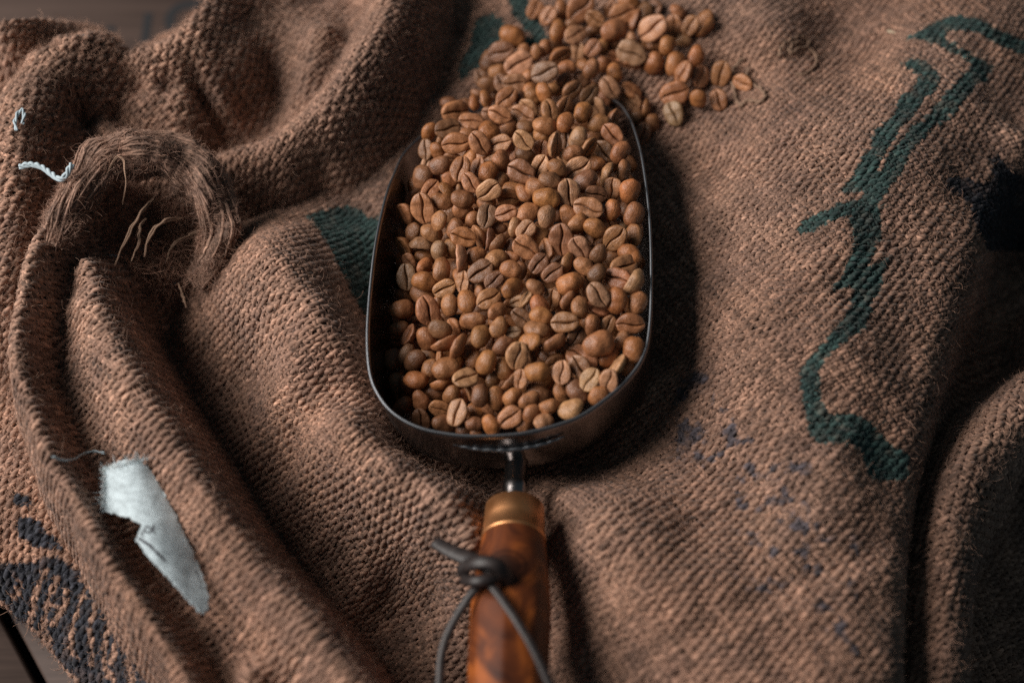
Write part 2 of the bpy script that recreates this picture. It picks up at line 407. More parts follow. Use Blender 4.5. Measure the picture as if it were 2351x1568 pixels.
NAVY_GAPS = [(c7([(300,830),(250,960),(215,1060),(205,1160)]), 11), (c7([(130,900),(95,1000)]), 9), (c7([(380,870),(320,1030),(290,1130),(300,1220),(345,1290)]), 8), (c7([(310,1040),(380,1060),(370,1170),(300,1160)]), 7),
 (c7([(450,950),(420,1090),(385,1150)]), 8), (c7([(580,920),(520,1080),(480,1230),(470,1350),(520,1400)]), 6.5), (c7([(645,1060),(600,1200),(610,1450)]), 7.5), (c7([(740,1150),(700,1300),(700,1450),(760,1560)]), 9),
 (c7([(770,1320),(740,1420)]), 8), (c7([(900,1320),(860,1450),(880,1568)]), 10), (c7([(1010,1400),(985,1430)]), 6)]

def segdist(x, y, L):
    d = np.full(x.shape, 1e9)
    for (x0, y0), (x1, y1) in zip(L[:-1], L[1:]):
        t = np.clip(((x - x0) * (x1 - x0) + (y - y0) * (y1 - y0)) / ((x1 - x0) ** 2 + (y1 - y0) ** 2), 0, 1)
        d = np.minimum(d, np.hypot(x - x0 - t * (x1 - x0), y - y0 - t * (y1 - y0)))
    return d

def paint(P, prints, seed):
    """cloth colour per point, printed ink and the painted shade of the right gap included"""
    n = len(P); x, y = P[:, 0], P[:, 1]
    t = 1 + 0.12 * vnoise(x, y, 34, seed + 5) + 0.16 * vnoise(x, y, 9, seed + 6)
    warm = 0.5 + 0.5 * vnoise(x + 50, y, 40, seed + 7)
    C = BASE[None] * t[:, None] * (1 + warm[:, None] * np.array([0.06, -0.02, -0.08])[None])
    if prints:
        px, py, _ = proj(P)
        jx = px + 3 * vnoise(x, y, 2.2, seed + 8) + 2.5 * vnoise(x, y, 0.9, seed + 9); jy = py + 3 * vnoise(x, y, 2.2, seed + 10) + 2.5 * vnoise(x, y, 0.9, seed + 11)
        ink = 1.0 + 0.18 * vnoise(x, y, 1.3, seed + 12) + 0.14 * vnoise(x, y, 5, seed + 13)
        def lay(m, col, C):
            a = np.clip(np.where(m, ink, 0), 0, 0.97)[:, None]
            return C * (1 - a) + col * a
        if 'green' in prints:
            m = np.zeros(n, bool)
            for p in GREEN_POLYS: m |= inpoly(jx, jy, p)
            C = lay(m, GREEN, C)
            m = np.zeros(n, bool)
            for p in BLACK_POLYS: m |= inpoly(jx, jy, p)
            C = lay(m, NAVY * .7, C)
            s_ = np.zeros(n, bool)
            for a, b, c_, d in SPOT_BOXES: s_ |= (jx > a) & (jx < b) & (jy > c_) & (jy < d)
            sv = (vnoise(x, y, 5.0, 77) + 0.7 * vnoise(x, y, 1.9, 78))
            ink = np.clip((sv - .38) * 2.2, 0, .8); C = lay(s_, NAVY * 2.2, C)
        if 'navy' in prints:
            m = np.zeros(n, bool)
            for p in NAVY_POLYS: m |= inpoly(jx, jy, p)
            for L, wd in NAVY_GAPS: m &= ~(segdist(jx, jy, L) < wd * .75)
            C = lay(m, NAVY, C)
    return C

CLOTHS = []
def keep_mask(P, me):
    """drop cloth that lies buried under another sack, outside its own outline or far outside the picture"""
    px, py, f = proj(P)
    k_ = (px > -me['mx']) & (px < PW + me['mx']) & (py > -me['my']) & (py < PH + me['my'])
    k_ &= inpoly(px, py, me['dom'])
    if me['prints'] and 'green' in me['prints']:      # under the scoop's foot nothing shows
        k_ &= ~inpoly(px, py, [(960,500),(1420,420),(1440,760),(1380,860),(1170,930),(960,880),(920,700)])
    for o in CLOTHS:
        if o is me: continue
        z = o['H'].z(P[:, 0], P[:, 1])
        Q = np.stack([P[:, 0], P[:, 1], z], -1)
        qx, qy, _ = proj(Q)
        k_ &= ~(inpoly(qx, qy, o['dom_in']) & (P[:, 2] < z - 7))
    return k_

def shrink(poly, d):
    p = np.asarray(poly, float); c = p.mean(0)
    v = p - c; l = np.linalg.norm(v, axis=1, keepdims=True)
    return c + v * np.maximum(l - d, 1) / l

def strand_sheet(pos, H, a_lines, along, swap, amp, pair, rw, rh, ns, phase_pitch, seed, wob=0.25):
    """yarns: lines at a=const (swap False) running along b"""
    r = np.random.default_rng(seed)
    n, m = len(a_lines), len(along)
    jit = r.normal(0, wob * .35, n)[:, None]
    AA = a_lines[:, None] + jit + wob * 1.3 * vnoise(np.repeat(along[None], n, 0), np.repeat(a_lines[:, None] * 7.3, m, 1), 6.0, seed) + .22 * vnoise(np.repeat(along[None], n, 0), np.repeat(a_lines[:, None] * 17.3, m, 1), 1.6, seed + 4) + 1.4 * vnoise(np.repeat(along[None], n, 0), np.repeat(a_lines[:, None], m, 1), 22.0, seed + 6)
    BB = np.repeat(along[None], n, 0)
    x, y = pos(AA, BB) if not swap else pos(BB, AA)
    _ = x.shape; xf, yf = x.ravel(), y.ravel()
    z = H.z(xf, yf); N = H.nrm(xf, yf).reshape(n, m, 3); P = np.stack([xf, yf, z], -1).reshape(n, m, 3)
    ph = np.cos(np.pi * (BB / phase_pitch)) * pair[:, None]
    ph = np.sign(ph) * np.abs(ph) ** 0.6 * (1 + .45 * vnoise(BB, a_lines[:, None] * 4.7 + BB * 0, 3.0, seed + 9))
    P = P + N * (amp * ph + 0.12 * vnoise(BB, a_lines[:, None] * 3.1 + BB * 0, 1.7, seed + 3))[..., None]
    T = np.gradient(P, axis=1); T /= np.linalg.norm(T, axis=-1, keepdims=True) + 1e-9
    S = np.cross(T, N); S /= np.linalg.norm(S, axis=-1, keepdims=True) + 1e-9
    N2 = np.cross(S, T)
    thick = (1 + 0.30 * vnoise(BB, a_lines[:, None] * 9.7 + BB * 0, 9, seed + 1) + 0.26 * vnoise(BB, a_lines[:, None] * 5.1 + BB * 0, 2.1, seed + 2) + r.normal(0, .09, n)[:, None])
    thick = np.clip(thick * (1 + 0.16 * ph), 0.5, 1.6)
    al = np.radians(np.linspace(-25, 205, ns))
    V = P[:, :, None] + thick[:, :, None, None] * (rw * np.cos(al)[None, None, :, None] * S[:, :, None] + rh * np.sin(al)[None, None, :, None] * N2[:, :, None])
    U = np.stack([np.broadcast_to(BB[:, :, None] + r.uniform(0, 500, n)[:, None, None], (n, m, ns)),
                  np.broadcast_to(np.linspace(0, .7, ns)[None, None] + 0.18 * BB[:, :, None] + r.uniform(0, 50, n)[:, None, None], (n, m, ns))], -1)
    tone = np.repeat((1 + r.normal(0, .21, n))[:, None], m, 1)
    return P, V, U, tone

def make_cloth(me):
    H, pos = me['H'], me['pos']
    root = empty("burlap_sack", at(*me['origin']))
    tag(root, me['label'], 'sack', me.get('group'))
    ra, rb = me['ra'], me['rb']; pa, pb = me['pa'], me['pb']; seed = me['seed']
    for nm, swap, lines, pitch_cross, rngl, rw, rh, amp, sub in (
            ("weft_yarns", False, np.arange(-ra + 2, ra - 2, pa), pb, rb, 0.47 * pa, 0.33 * pa, 0.52, 4),
            ("warp_yarns", True, None, pa, ra, 0.34 * pb * .62, 0.36, 0.42, 2)):
        if lines is None:
            l0 = np.arange(-rb + 2, rb - 2, pb); lines = np.sort(np.r_[l0 - pb * .17, l0 + pb * .17])
            pair = np.where(np.round(np.arange(len(lines)) // 2) % 2 == 0, -1.0, 1.0)
            along = np.arange(-rngl + 2, rngl - 2, pitch_cross / sub)
        else:
            pair = np.where(np.arange(len(lines)) % 2 == 0, 1.0, -1.0)
            along = np.arange(-rngl + 2, rngl - 2, pitch_cross / sub)
        P, V, U, tone = strand_sheet(pos, H, lines, along, swap, amp, pair, rw, rh, 4 if swap else 5, pitch_cross, seed + (31 if swap else 0), wob=0.30)
        n, m, ns, _ = V.shape
        km = keep_mask(P.reshape(-1, 3), me).reshape(n, m)
        # ends of the cloth are ragged: each yarn runs on or stops short by its own amount
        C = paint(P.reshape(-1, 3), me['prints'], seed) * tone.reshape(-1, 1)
        C = np.repeat(C, ns, 0)
        I, J, S_ = np.meshgrid(np.arange(n), np.arange(m - 1), np.arange(ns - 1), indexing='ij')
        ok = km[I, J] & km[I, J + 1]
        I, J, S_ = I[ok], J[ok], S_[ok]
        b = (I * m + J) * ns + S_
        Q = np.stack([b, b + 1, b + 1 + ns, b + ns], -1)
        used = np.zeros(n * m * ns, bool); used[Q.ravel()] = True
        idx = np.cumsum(used) - 1
        o = mesh_np(nm, V.reshape(-1, 3)[used], idx[Q], uv=U.reshape(-1, 2)[used], col=C[used], mat=M['yarn'], parent=root)
        o["kind"] = "stuff"
        print(me['seed'], nm, len(Q) * 2, "tris")
    # added sheet just under the yarns, dark to paint shade in their gaps
    g = 3.0
    a = np.arange(-ra + 1, ra - 1, g); b_ = np.arange(-rb + 1, rb - 1, g)
    A, B = np.meshgrid(a, b_, indexing='ij'); x, y = pos(A.ravel(), B.ravel()); z = H.z(x, y)
    N = H.nrm(x, y); P = np.stack([x, y, z], -1) - N * 0.55
    km = keep_mask(np.stack([x, y, z], -1), {**me, 'mx': me['mx'] + 350, 'my': me['my'] + 350, 'dom': me['dom']}) if True else None
    F = grid_faces(len(a), len(b_)); F = F[km[F].all(1)]
    used = np.zeros(len(P), bool); used[F.ravel()] = True; idx = np.cumsum(used) - 1
    mesh_np("backing_sheet", P[used], idx[F], col=paint(P[used], me['prints'], seed), mat=M['backing'], parent=root)
    me['root'] = root
    # loose fibres standing off the yarns
    r = np.random.default_rng(seed + 99)
    nf = me['fuzz'] * 4
    aa, bb = r.uniform(-ra + 3, ra - 3, nf), r.uniform(-rb + 3, rb - 3, nf)
    x, y = pos(aa, bb); z = H.z(x, y); P = np.stack([x, y, z], -1)
    km = keep_mask(P, {**me, 'mx': 30, 'my': 30}); P = P[km][:me['fuzz']]; x, y = P[:, 0], P[:, 1]
    N = H.nrm(x, y)
    # direction of the weft for combing
    eps = 1.0
    x2, y2 = pos(aa[km][:len(P)], bb[km][:len(P)] + eps); D = np.stack([x2 - x, y2 - y, H.z(x2, y2) - P[:, 2]], -1); D /= np.linalg.norm(D, axis=1, keepdims=True) + 1e-9
    D *= np.where(r.random(len(P)) < .5, -1, 1)[:, None]
    hair(root, "loose_fibres", P + N * 0.7, N, D, paint(P, me['prints'], seed), r, me.get('flen', 1.0), rad=me.get('frad', 0.062))
    return root

def hair(root, name, P, N, D, C, r, flen=1.0, npt=7, rad=0.045, stand=0.45, mat='fibre'):
    n = len(P)
    if n == 0: return
    L = np.clip(r.lognormal(1.2, 0.45, n), 1.0, 9) * flen
    rnd = r.normal(0, 1, (n, 3)); d = D * 1.0 + rnd * 0.55 + N * np.abs(r.normal(stand, .4, n))[:, None]
    d /= np.linalg.norm(d, axis=1, keepdims=True)
    curl = r.normal(0, 1, (n, 3)) * 0.34
    pts = np.zeros((n, npt, 3)); pts[:, 0] = P
    st = (L / (npt - 1))[:, None]
    for i in range(1, npt):
        pts[:, i] = pts[:, i - 1] + d * st
        d = d + curl + r.normal(0, .16, (n, 3)) - N * 0.12
        d /= np.linalg.norm(d, axis=1, keepdims=True)
    cu = bpy.data.hair_curves.new(name)
    cu.add_curves([npt] * n)
    cu.position_data.foreach_set("vector", (pts * MM).astype(np.float32).ravel())
    ra_ = rad * np.exp(r.normal(0, .35, n))[:, None] * np.linspace(1, .45, npt)[None]
    at_ = cu.attributes.get("radius") or cu.attributes.new("radius", 'FLOAT', 'POINT')
    at_.data.foreach_set("value", (ra_ * MM).astype(np.float32).ravel())
    ca = cu.attributes.new("Col", 'FLOAT_COLOR', 'POINT')
    CC = C * (1.15 + 0.3 * r.normal(0, 1, n).clip(-1.5, 2)[:, None])
    CC = np.repeat(np.clip(CC, 0.005, .6), npt, 0)
    ca.data.foreach_set("color", np.c_[CC, np.ones(len(CC))].astype(np.float32).ravel())
    cu.materials.append(M[mat])
    o = bpy.data.objects.new(name, cu); COL.objects.link(o); o["kind"] = "stuff"
    if root is not None:
        o.parent = root; o.location = -root.location
    return o

# -------- heights surveyed for each sack: (picture x, picture y, height above the scoop's foot in mm)
MAIN = [(1000,500,2),(1170,700,-2),(1350,600,0),(1170,950,-2),(1170,400,4),(1000,800,-2),(1350,900,-2),
 (1200,100,8),(1400,100,12),(1600,100,14),(1650,250,14),(1500,300,6),(1100,150,4),(1000,250,0),(1050,60,0),
 (700,470,-4),(850,400,-5),(600,480,-6),(850,320,-7),(760,520,4),
 (580,590,28),(650,640,34),(740,700,35),(790,800,30),(780,560,12),(830,650,4),(850,750,0),(900,900,1),(640,800,18),
 (660,866,20),(800,970,30),(900,1060,32),(1000,1150,32),(1080,1235,28),(760,880,18),(900,1000,10),(1000,1090,-2),(1090,1120,-8),(1190,1130,-10),(1340,1105,-8),(1440,1040,-5),(940,1040,2),
 (1190,1250,-4),(1190,1400,-8),(1190,1560,-10),(385,850,-30),(475,970,-28),(440,760,-14),(345,720,-26),
 (500,740,0),(570,860,-6),(560,960,-14),(650,1060,-8),(745,1160,-4),(800,1250,-14),(840,1330,-22),(760,1400,-30),(900,1340,-24),(1000,1350,-12),(1010,1500,-16),(900,1500,-30),
 (1290,1130,16),(1400,1125,20),(1340,1250,26),(1420,1400,30),(1500,1520,32),(1300,1480,8),(1285,1320,8),(1600,1200,26),(1480,1080,8),
 (1510,950,3),(1535,800,5),(1535,600,6),(1510,450,6),(1585,900,16),(1585,700,16),(1580,520,16),
 (1650,500,23),(1660,800,26),(1660,1000,24),(1750,350,26),(1750,600,34),(1780,900,36),(1800,1200,34),(1800,1500,36),
 (1950,500,40),(1950,800,44),(1950,1100,40),(1950,1400,35),(2060,500,38),(2080,700,34),(2050,900,35),(2030,1080,30),(2005,1300,31),(1985,1540,31),
 (1930,60,8),(1960,130,14),(1750,80,22),(1700,160,13),(2100,80,26),(2250,50,22),(2380,150,14),(2230,250,30),(2150,350,36),(2340,300,18),
 (1880,200,24),(1800,30,20),(1650,10,16),(1400,-80,10),(2000,-120,14),(1000,-80,0),(1790,220,22),(2450,0,10)]
def ridge(pts, left, right, step=2):
    """a fold: crest line plus its two flanks, given as (distance, drop) in mm off the crest"""
    P = catmull([at(*q) for q in pts], len(pts) * step)
    T = np.gradient(P[:, :2], axis=0); T /= np.linalg.norm(T, axis=1)[:, None]; Nn = np.stack([-T[:, 1], T[:, 0]], -1)
    out = [tuple(p) for p in P]
    for prof, sg in ((left, 1), (right, -1)):
        for d, dz in prof:
            q = P[1:-1:1, :2] + sg * d * Nn[1:-1:1]
            out += [(a[0], a[1], z + dz) for a, z in zip(q, P[1:-1:1, 2])]
    return out
def px_pts(L): return [tuple(at(*q)) for q in L]
MAIN = px_pts(MAIN) + ridge([(2420,330,18),(2310,390,20),(2264,480,24),(2222,600,27),(2176,735,27),(2140,860,26),(2108,980,26),(2085,1090,26),(2064,1230,26),(2056,1400,26),(2048,1660,26)],
             [(4,-8),(8,-26),(12,-48),(22,-62)], [(8,5)])
RIGHT = ridge([(2560,780,14),(2400,865,15),(2290,950,16),(2215,1060,16),(2170,1190,15),(2152,1340,14),(2142,1660,12)],
             [(7,-2),(13,-10),(18,-28),(24,-58)], [(5,-5),(9,-16),(13,-32)]) + px_pts([(1900,1000,-45),(1850,1300,-50),(1850,1650,-50),(2000,800,-45)])
LEFT = ridge([(230,400,30),(160,445,36),(112,505,38),(70,580,40),(50,675,40),(35,750,40),(40,831,40),(68,918,40),(98,1012,40),(140,1092,40),(185,1162,41),(220,1235,41),(268,1318,40),(328,1405,39),(380,1480,38),(430,1568,37),(490,1680,36)],
             [(2.5,-4),(5.5,-15),(10,-23)], [(3,-5),(5.5,-18),(8.5,-36),(14,-62)]) \
     + ridge([(190,600,30),(240,740,38),(310,880,42),(395,1010,43),(465,1130,43),(545,1240,43),(660,1371,43),(765,1500,42),(870,1640,40)],
             [(4,-3),(7,-13),(10.5,-30),(16,-56)], [(6,-3),(11,-10),(17,-19)]) \
     + px_pts([(330,480,2),(390,500,-2),(290,440,14),(420,520,-2),(300,560,6),(440,640,-4),(540,560,-14),(900,1250,-40),(1150,1480,-40),(1000,1640,4),(640,1000,-44),(560,1560,30),(700,1640,34)])
UPPER = ridge([(950,-120,36),(920,-50,37),(895,5,37),(868,62,37),(825,140,35),(760,220,31),(690,285,27),(610,335,23),(520,365,19),(450,380,15),(395,370,10)],
             [(5,-3),(9,-11),(14,-24),(20,-38),(30,-50)], [(5,-3),(10,-12),(16,-24)]) \
     + ridge([(500,-100,32),(476,-20,32),(450,40,34),(400,90,34),(348,112,32),(299,130,28),(243,148,22),(195,163,15),(165,190,6)],
             [(6,-3),(12,-9),(20,-16)], [(4,-3),(8,-13),(12,-30),(18,-50)]) \
     + ridge([(205,262,14),(250,300,17),(300,325,18),(350,352,15)], [(5,-4),(9,-12)], [(5,-3),(10,-12),(16,-22)]) \
     + px_pts([(550,250,-2),(470,270,-5),(500,315,-10),(640,240,-8),(600,150,6),(650,60,12),(560,60,12),(400,250,4),(330,240,6),(745,60,24),(722,150,17),(690,215,9),(620,-60,14),(1100,200,-40),(750,560,-44),(150,60,-45),(60,300,-40)])
TUBE = ridge([(8,640,34),(10,560,37),(14,480,38),(24,380,39),(38,300,40),(64,225,41),(100,162,41),(158,118,40),(220,108,37),(272,126,30)],
             [(7,-2.5),(14,-9),(22,-22)], [(5,-4),(9,-13),(14,-27)]) \
     + px_pts([(-15,70,38),(40,62,36),(80,70,30),(0,120,24),(50,112,27),(-80,90,34),(150,10,-45),(320,90,-45),(50,-40,-40),(240,400,-25),(220,300,-25),(-80,400,14),(-100,600,10),(-10,760,22),(-60,900,4),(10,860,-4)])
LOWER = [(0,1100,-6),(60,1150,-4),(130,1270,-5),(235,1400,-4),(330,1500,-2),(430,1620,0),(0,1000,-4),(0,900,-2),(0,780,-2),(0,620,-8),(-100,800,-16),(0,1250,-11),(60,1330,-13),(120,1400,-16),(220,1500,-17),(300,1590,-18),
 (0,1368,-24),(75,1435,-26),(130,1505,-28),(175,1590,-30),(-60,1320,-22),(-10,1450,-60),(60,1560,-64),(200,1100,-8),(300,1300,-8),(-120,1000,-25),(-150,1200,-40),(150,800,-20),(100,600,-20)]

B = 700
CLOTHS += [
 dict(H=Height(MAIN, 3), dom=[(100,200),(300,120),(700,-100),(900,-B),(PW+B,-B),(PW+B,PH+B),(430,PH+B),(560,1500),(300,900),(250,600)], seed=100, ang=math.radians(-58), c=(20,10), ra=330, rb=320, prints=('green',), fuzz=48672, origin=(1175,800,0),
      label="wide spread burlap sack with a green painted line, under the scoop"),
 dict(H=Height(RIGHT, 103), dom=[(2068,PH+B),(2082,1250),(2100,1050),(2160,880),(2260,780),(2351,720),(PW+B,500),(PW+B,900),(2420,1000),(2340,1110),(2296,1230),(2278,1400),(2268,PH+B)], seed=600, ang=math.radians(-48), c=(190,-30), ra=130, rb=150, prints=None, fuzz=9000, origin=(2200,1200,0),
      label="burlap sack fold rising from the dark gap at the lower right corner"),
 dict(H=Height(LEFT, 23), dom=[(-B,640),(-60,600),(60,520),(100,440),(230,345),(400,345),(500,430),(520,560),(480,660),(600,850),(760,1080),(930,1330),(1050,1500),(1150,PH+B),(330,PH+B),(150,1460),(20,1270),(-80,1130),(-B,1100)], seed=200, ang=math.radians(-50), c=(-95,-60), ra=200, rb=250, prints=None, fuzz=28080, origin=(400,1100,0),
      label="folded burlap sack with a turned hem and white sewn label"),
 dict(H=Height(UPPER, 43, lam=2.0), dom=[(150,175),(200,150),(300,118),(400,80),(440,40),(480,-20),(500,-B),(1150,-B),(1120,150),(960,400),(700,540),(500,520),(250,440),(160,330)], seed=300, ang=math.radians(-42), c=(-80,110), ra=170, rb=170, prints=None, fuzz=22464, origin=(600,250,0),
      label="burlap sack crumpled into a thick roll above the scoop's left side"),
 dict(H=Height(TUBE, 63), dom=[(-B,40),(0,48),(60,42),(160,52),(235,68),(295,112),(290,190),(230,320),(200,520),(130,600),(40,720),(10,900),(-B,900)], seed=400, ang=math.radians(-35), c=(-165,85), ra=110, rb=120, prints=None, fuzz=14000, origin=(60,300,0), pa=1.8, pb=3.4,
      label="burlap sack bent into a hooked fold at the far left edge"),
 dict(H=Height(px_pts(LOWER), 83, rough=.7), dom=[(-B,540),(100,540),(400,1300),(620,PH+B),(250,PH+B),(175,1572),(120,1500),(60,1432),(0,1385),(-B,1250)], seed=500, ang=math.radians(-25), c=(-150,-90), ra=110, rb=130, prints=('navy',), fuzz=14000, origin=(100,1350,-40), pa=1.8, pb=3.4,
      label="burlap sack printed with dark navy lettering, lying lowest on the table"),
]
for me in CLOTHS:
    me.setdefault('pa', 1.62); me.setdefault('pb', 3.5); me.setdefault('flen', .72); me.setdefault('mx', 150); me.setdefault('my', 120)
    me['dom_in'] = shrink(me['dom'], 60) if me['seed'] != 600 else [(0, -9), (1, -9), (1, -8)]
    me['pos'] = relax(me['H'], me['ang'], me['c'][0], me['c'][1], me['ra'], me['rb'], comp=0.85)
for me in CLOTHS: make_cloth(me)

def top_z(x, y, which=None):
    """highest sack surface at world x,y"""
    x = np.atleast_1d(np.asarray(x, float)); y = np.atleast_1d(np.asarray(y, float)); z = np.full(x.shape, -70.0)
    for i, me in enumerate(CLOTHS):
        if which is not None and i not in which: continue
        h = me['H'].z(x, y); qx, qy, _ = proj(np.stack([x, y, h], -1))
        z = np.where(inpoly(qx, qy, me['dom']), np.maximum(z, h), z)
    return z

def on_cloth(px, py, lift=0.8, which=None):
    """world point on the sack seen at px,py"""
    z = 60.0
    for _ in range(600):
        p = at(px, py, z)
        if top_z(p[0], p[1], which)[0] >= z: break
        z -= 0.25
    return at(px, py, z + lift)

#@@SCOOP
# ------------------------------------------------------------------ scoop
scoop = empty("metal_scoop", at(1175, 800, 0))
tag(scoop, "dark steel scoop with turned wooden handle, full of coffee beans", "scoop")
RIM = [(1110,1000,41),(1190,995,41),(1260,980,41),(1330,955,41),(1390,915,41),(1440,870,41),(1475,820,41),(1490,760,41),(1495,650,41),(1491,500,40),(1475,370,36),(1457,300,30),(1440,262,24),(1420,238,17),(1385,222,10),
       (1300,215,6),(1180,220,5),(1060,255,6),(985,300,10),(930,350,18),(905,400,25),(885,455,32),(862,560,38),(848,680,40),(843,780,41),(850,860,41),(872,912,41),(908,952,41),(965,982,41),(1040,997,41)]
R3 = catmull_closed([np.r_[at(a, b, z)] for a, b, z in RIM], 220)
cen = R3[:, :2].mean(0)
nr = len(R3); layers = []
for f, s_ in ((0.0, 0), (0.06, .0), (0.25, .006), (0.5, .016), (0.72, .04), (0.88, .09), (0.96, .16), (1.0, .30), (1.0, .72), (1.0, .92), (1.0, .995)):
    L = R3.copy()
    L[:, :2] = cen + (R3[:, :2] - cen) * (1 - s_) + np.array([6.0, -3.5]) * f * (1 - s_)
    L[:, 2] = R3[:, 2] * (1 - f) + (2.0 - 1.0 * s_) * f
    layers.append(L)
V = np.stack(layers, 1).reshape(-1, 3)
body = mesh_np("bowl", V, grid_faces(nr, len(layers), True, False), mat=M['steel'], parent=scoop)
sd = body.modifiers.new("thickness", 'SOLIDIFY'); sd.thickness = 0.0009; sd.offset = 0
V, Q, uv = tube(np.vstack([R3, R3[:1]]), 0.5, 8, caps=False)
mesh_np("rim", V, Q, mat=M['rim'], parent=scoop)
# soldered seam on the back wall
seam = catmull([at(1040, 1020, 33.5), at(1100, 1031, 32.5), at(1170, 1032, 32.0), at(1240, 1021, 32.5), at(1296, 1002, 33.5)], 40)
seam[:, 2] += 0.25 * np.sin(np.linspace(0, 60, 40)); 
rr = 0.95 * np.sin(np.linspace(0.1, np.pi - 0.1, 40)) ** .5
V, Q, uv = tube(seam, rr * (1 + .15 * np.sin(np.linspace(0, 90, 40))), 10); mesh_np("solder_seam", V, Q, mat=M['rim'], parent=scoop)
# handle parts turned about one axis
A0 = at(1186, 1058, 18.0); A1 = at(1163, 1640, 42.0)
ax = (A1 - A0); AL = np.linalg.norm(ax); ax /= AL
SX = np.cross(ax, [0, 0, 1.0]); SX /= np.linalg.norm(SX); SY = np.cross(SX, ax)
def s_at(py):
    s = np.linspace(-10, AL + 30, 800); _, yy, _ = proj(A0 + ax[None] * s[:, None]); return float(np.interp(py, yy, s))
def turned(name, prof, mat, sides=40, octo=None):
    V = []; U = []; s0 = None; L = 0; prev = None
    a = np.linspace(0, 2 * np.pi, sides, endpoint=False)
    for (s, r_) in prof:
        if prev is not None: L += math.hypot(s - prev[0], r_ - prev[1])
        prev = (s, r_); rad = np.full(sides, r_)
        if octo:
            o = np.clip((s - octo[0]) / (octo[1] - octo[0]), 0, 1)
            seg = np.pi / 4; ph = (a + 0.12) % seg - seg / 2; oc = r_ * 1.0 * np.cos(seg / 2) / np.cos(ph) * 1.04
            rad = rad * (1 - .55 * o) + oc * .55 * o
        V.append(A0 + ax * s + rad[:, None] * (np.cos(a)[:, None] * SX + np.sin(a)[:, None] * SY)); U.append(np.stack([np.full(sides, L), a / (2 * np.pi)], -1))
    V = np.concatenate(V); U = np.concatenate(U)
    return mesh_np(name, V, grid_faces(len(prof), sides, False, True), uv=U, mat=mat, parent=scoop)
s1, s2, s3 = s_at(1165), s_at(1243), s_at(1640)
turned("neck", [(-6, 5.2), (-2, 4.8), (0, 4.4), (2, 4.0), (s1 * .5, 4.2), (s1 * .6, 4.8), (s1 * .68, 4.1), (s1 + 2, 4.2)], M['steel'], 24)
turned("ferrule", [(s1, 2.5), (s1, 9.6), (s1 + .5, 10.4), (s1 + (s2 - s1) * .5, 10.7), (s2 - 1.6, 10.9), (s2 - 1.4, 11.3), (s2 - .4, 11.3), (s2, 10.8), (s2, 6)], M['brass'], 48)
hp = [(s2 - .8, 6), (s2 - .8, 10.6), (s2 + .2, 11.0)]
for t in np.linspace(0.02, 1, 26): hp.append((s2 + t * (s3 - s2), 11.0 + 2.5 * math.sin(min(t * 3.2, 1.57)) - 1.4 * max(0, t - .45) ** 1.2))
hp += [(s3 + 25, 11), (s3 + 28, 9), (s3 + 29, 3)]
turned("wooden_handle", hp, M['wood'], 96, octo=(s_at(1330), s_at(1450)))
# leather thong through the handle
def dep(px, py, z): return at(px, py, z)
cl = catmull([dep(1105, 1335, 44), dep(1070, 1380, 42), dep(1035, 1440, 38), dep(1015, 1500, 36), dep(1008, 1600, 34)], 40)
cr = catmull([dep(1118, 1330, 48), dep(1150, 1372, 50), dep(1190, 1430, 52), dep(1230, 1500, 52), dep(1275, 1600, 50)], 40)
for P_, nm in ((cl, "thong_cord"), (cr, "thong_cord")):
    V, Q, uv = tube(P_, 1.5, 10, flat=.5); mesh_np(nm, V, Q, mat=M['leather'], parent=scoop)
tl = catmull([dep(998, 1243, 36), dep(1030, 1262, 39), dep(1075, 1282, 43), dep(1120, 1300, 47), dep(1150, 1318, 47)], 30)
V, Q, uv = tube(tl, np.interp(np.arange(30), [0, 4, 15, 29], [2.3, 2.5, 3.0, 2.2]), 10, flat=.45); mesh_np("thong_tail", V, Q, mat=M['leather'], parent=scoop)
kn = catmull([dep(1062, 1322, 42), dep(1070, 1300, 46), dep(1100, 1290, 51), dep(1140, 1296, 52), dep(1160, 1325, 48), dep(1155, 1352, 42)], 40)
V, Q, uv = tube(kn, 2.4, 12, flat=.5); mesh_np("thong_knot", V, Q, mat=M['leather'], parent=scoop)
kn = catmull([dep(1066, 1330, 43), dep(1090, 1334, 49), dep(1120, 1330, 50), dep(1148, 1322, 47)], 20)
V, Q, uv = tube(kn, 2.1, 12, flat=.8); mesh_np("thong_knot", V, Q, mat=M['leather'], parent=scoop)

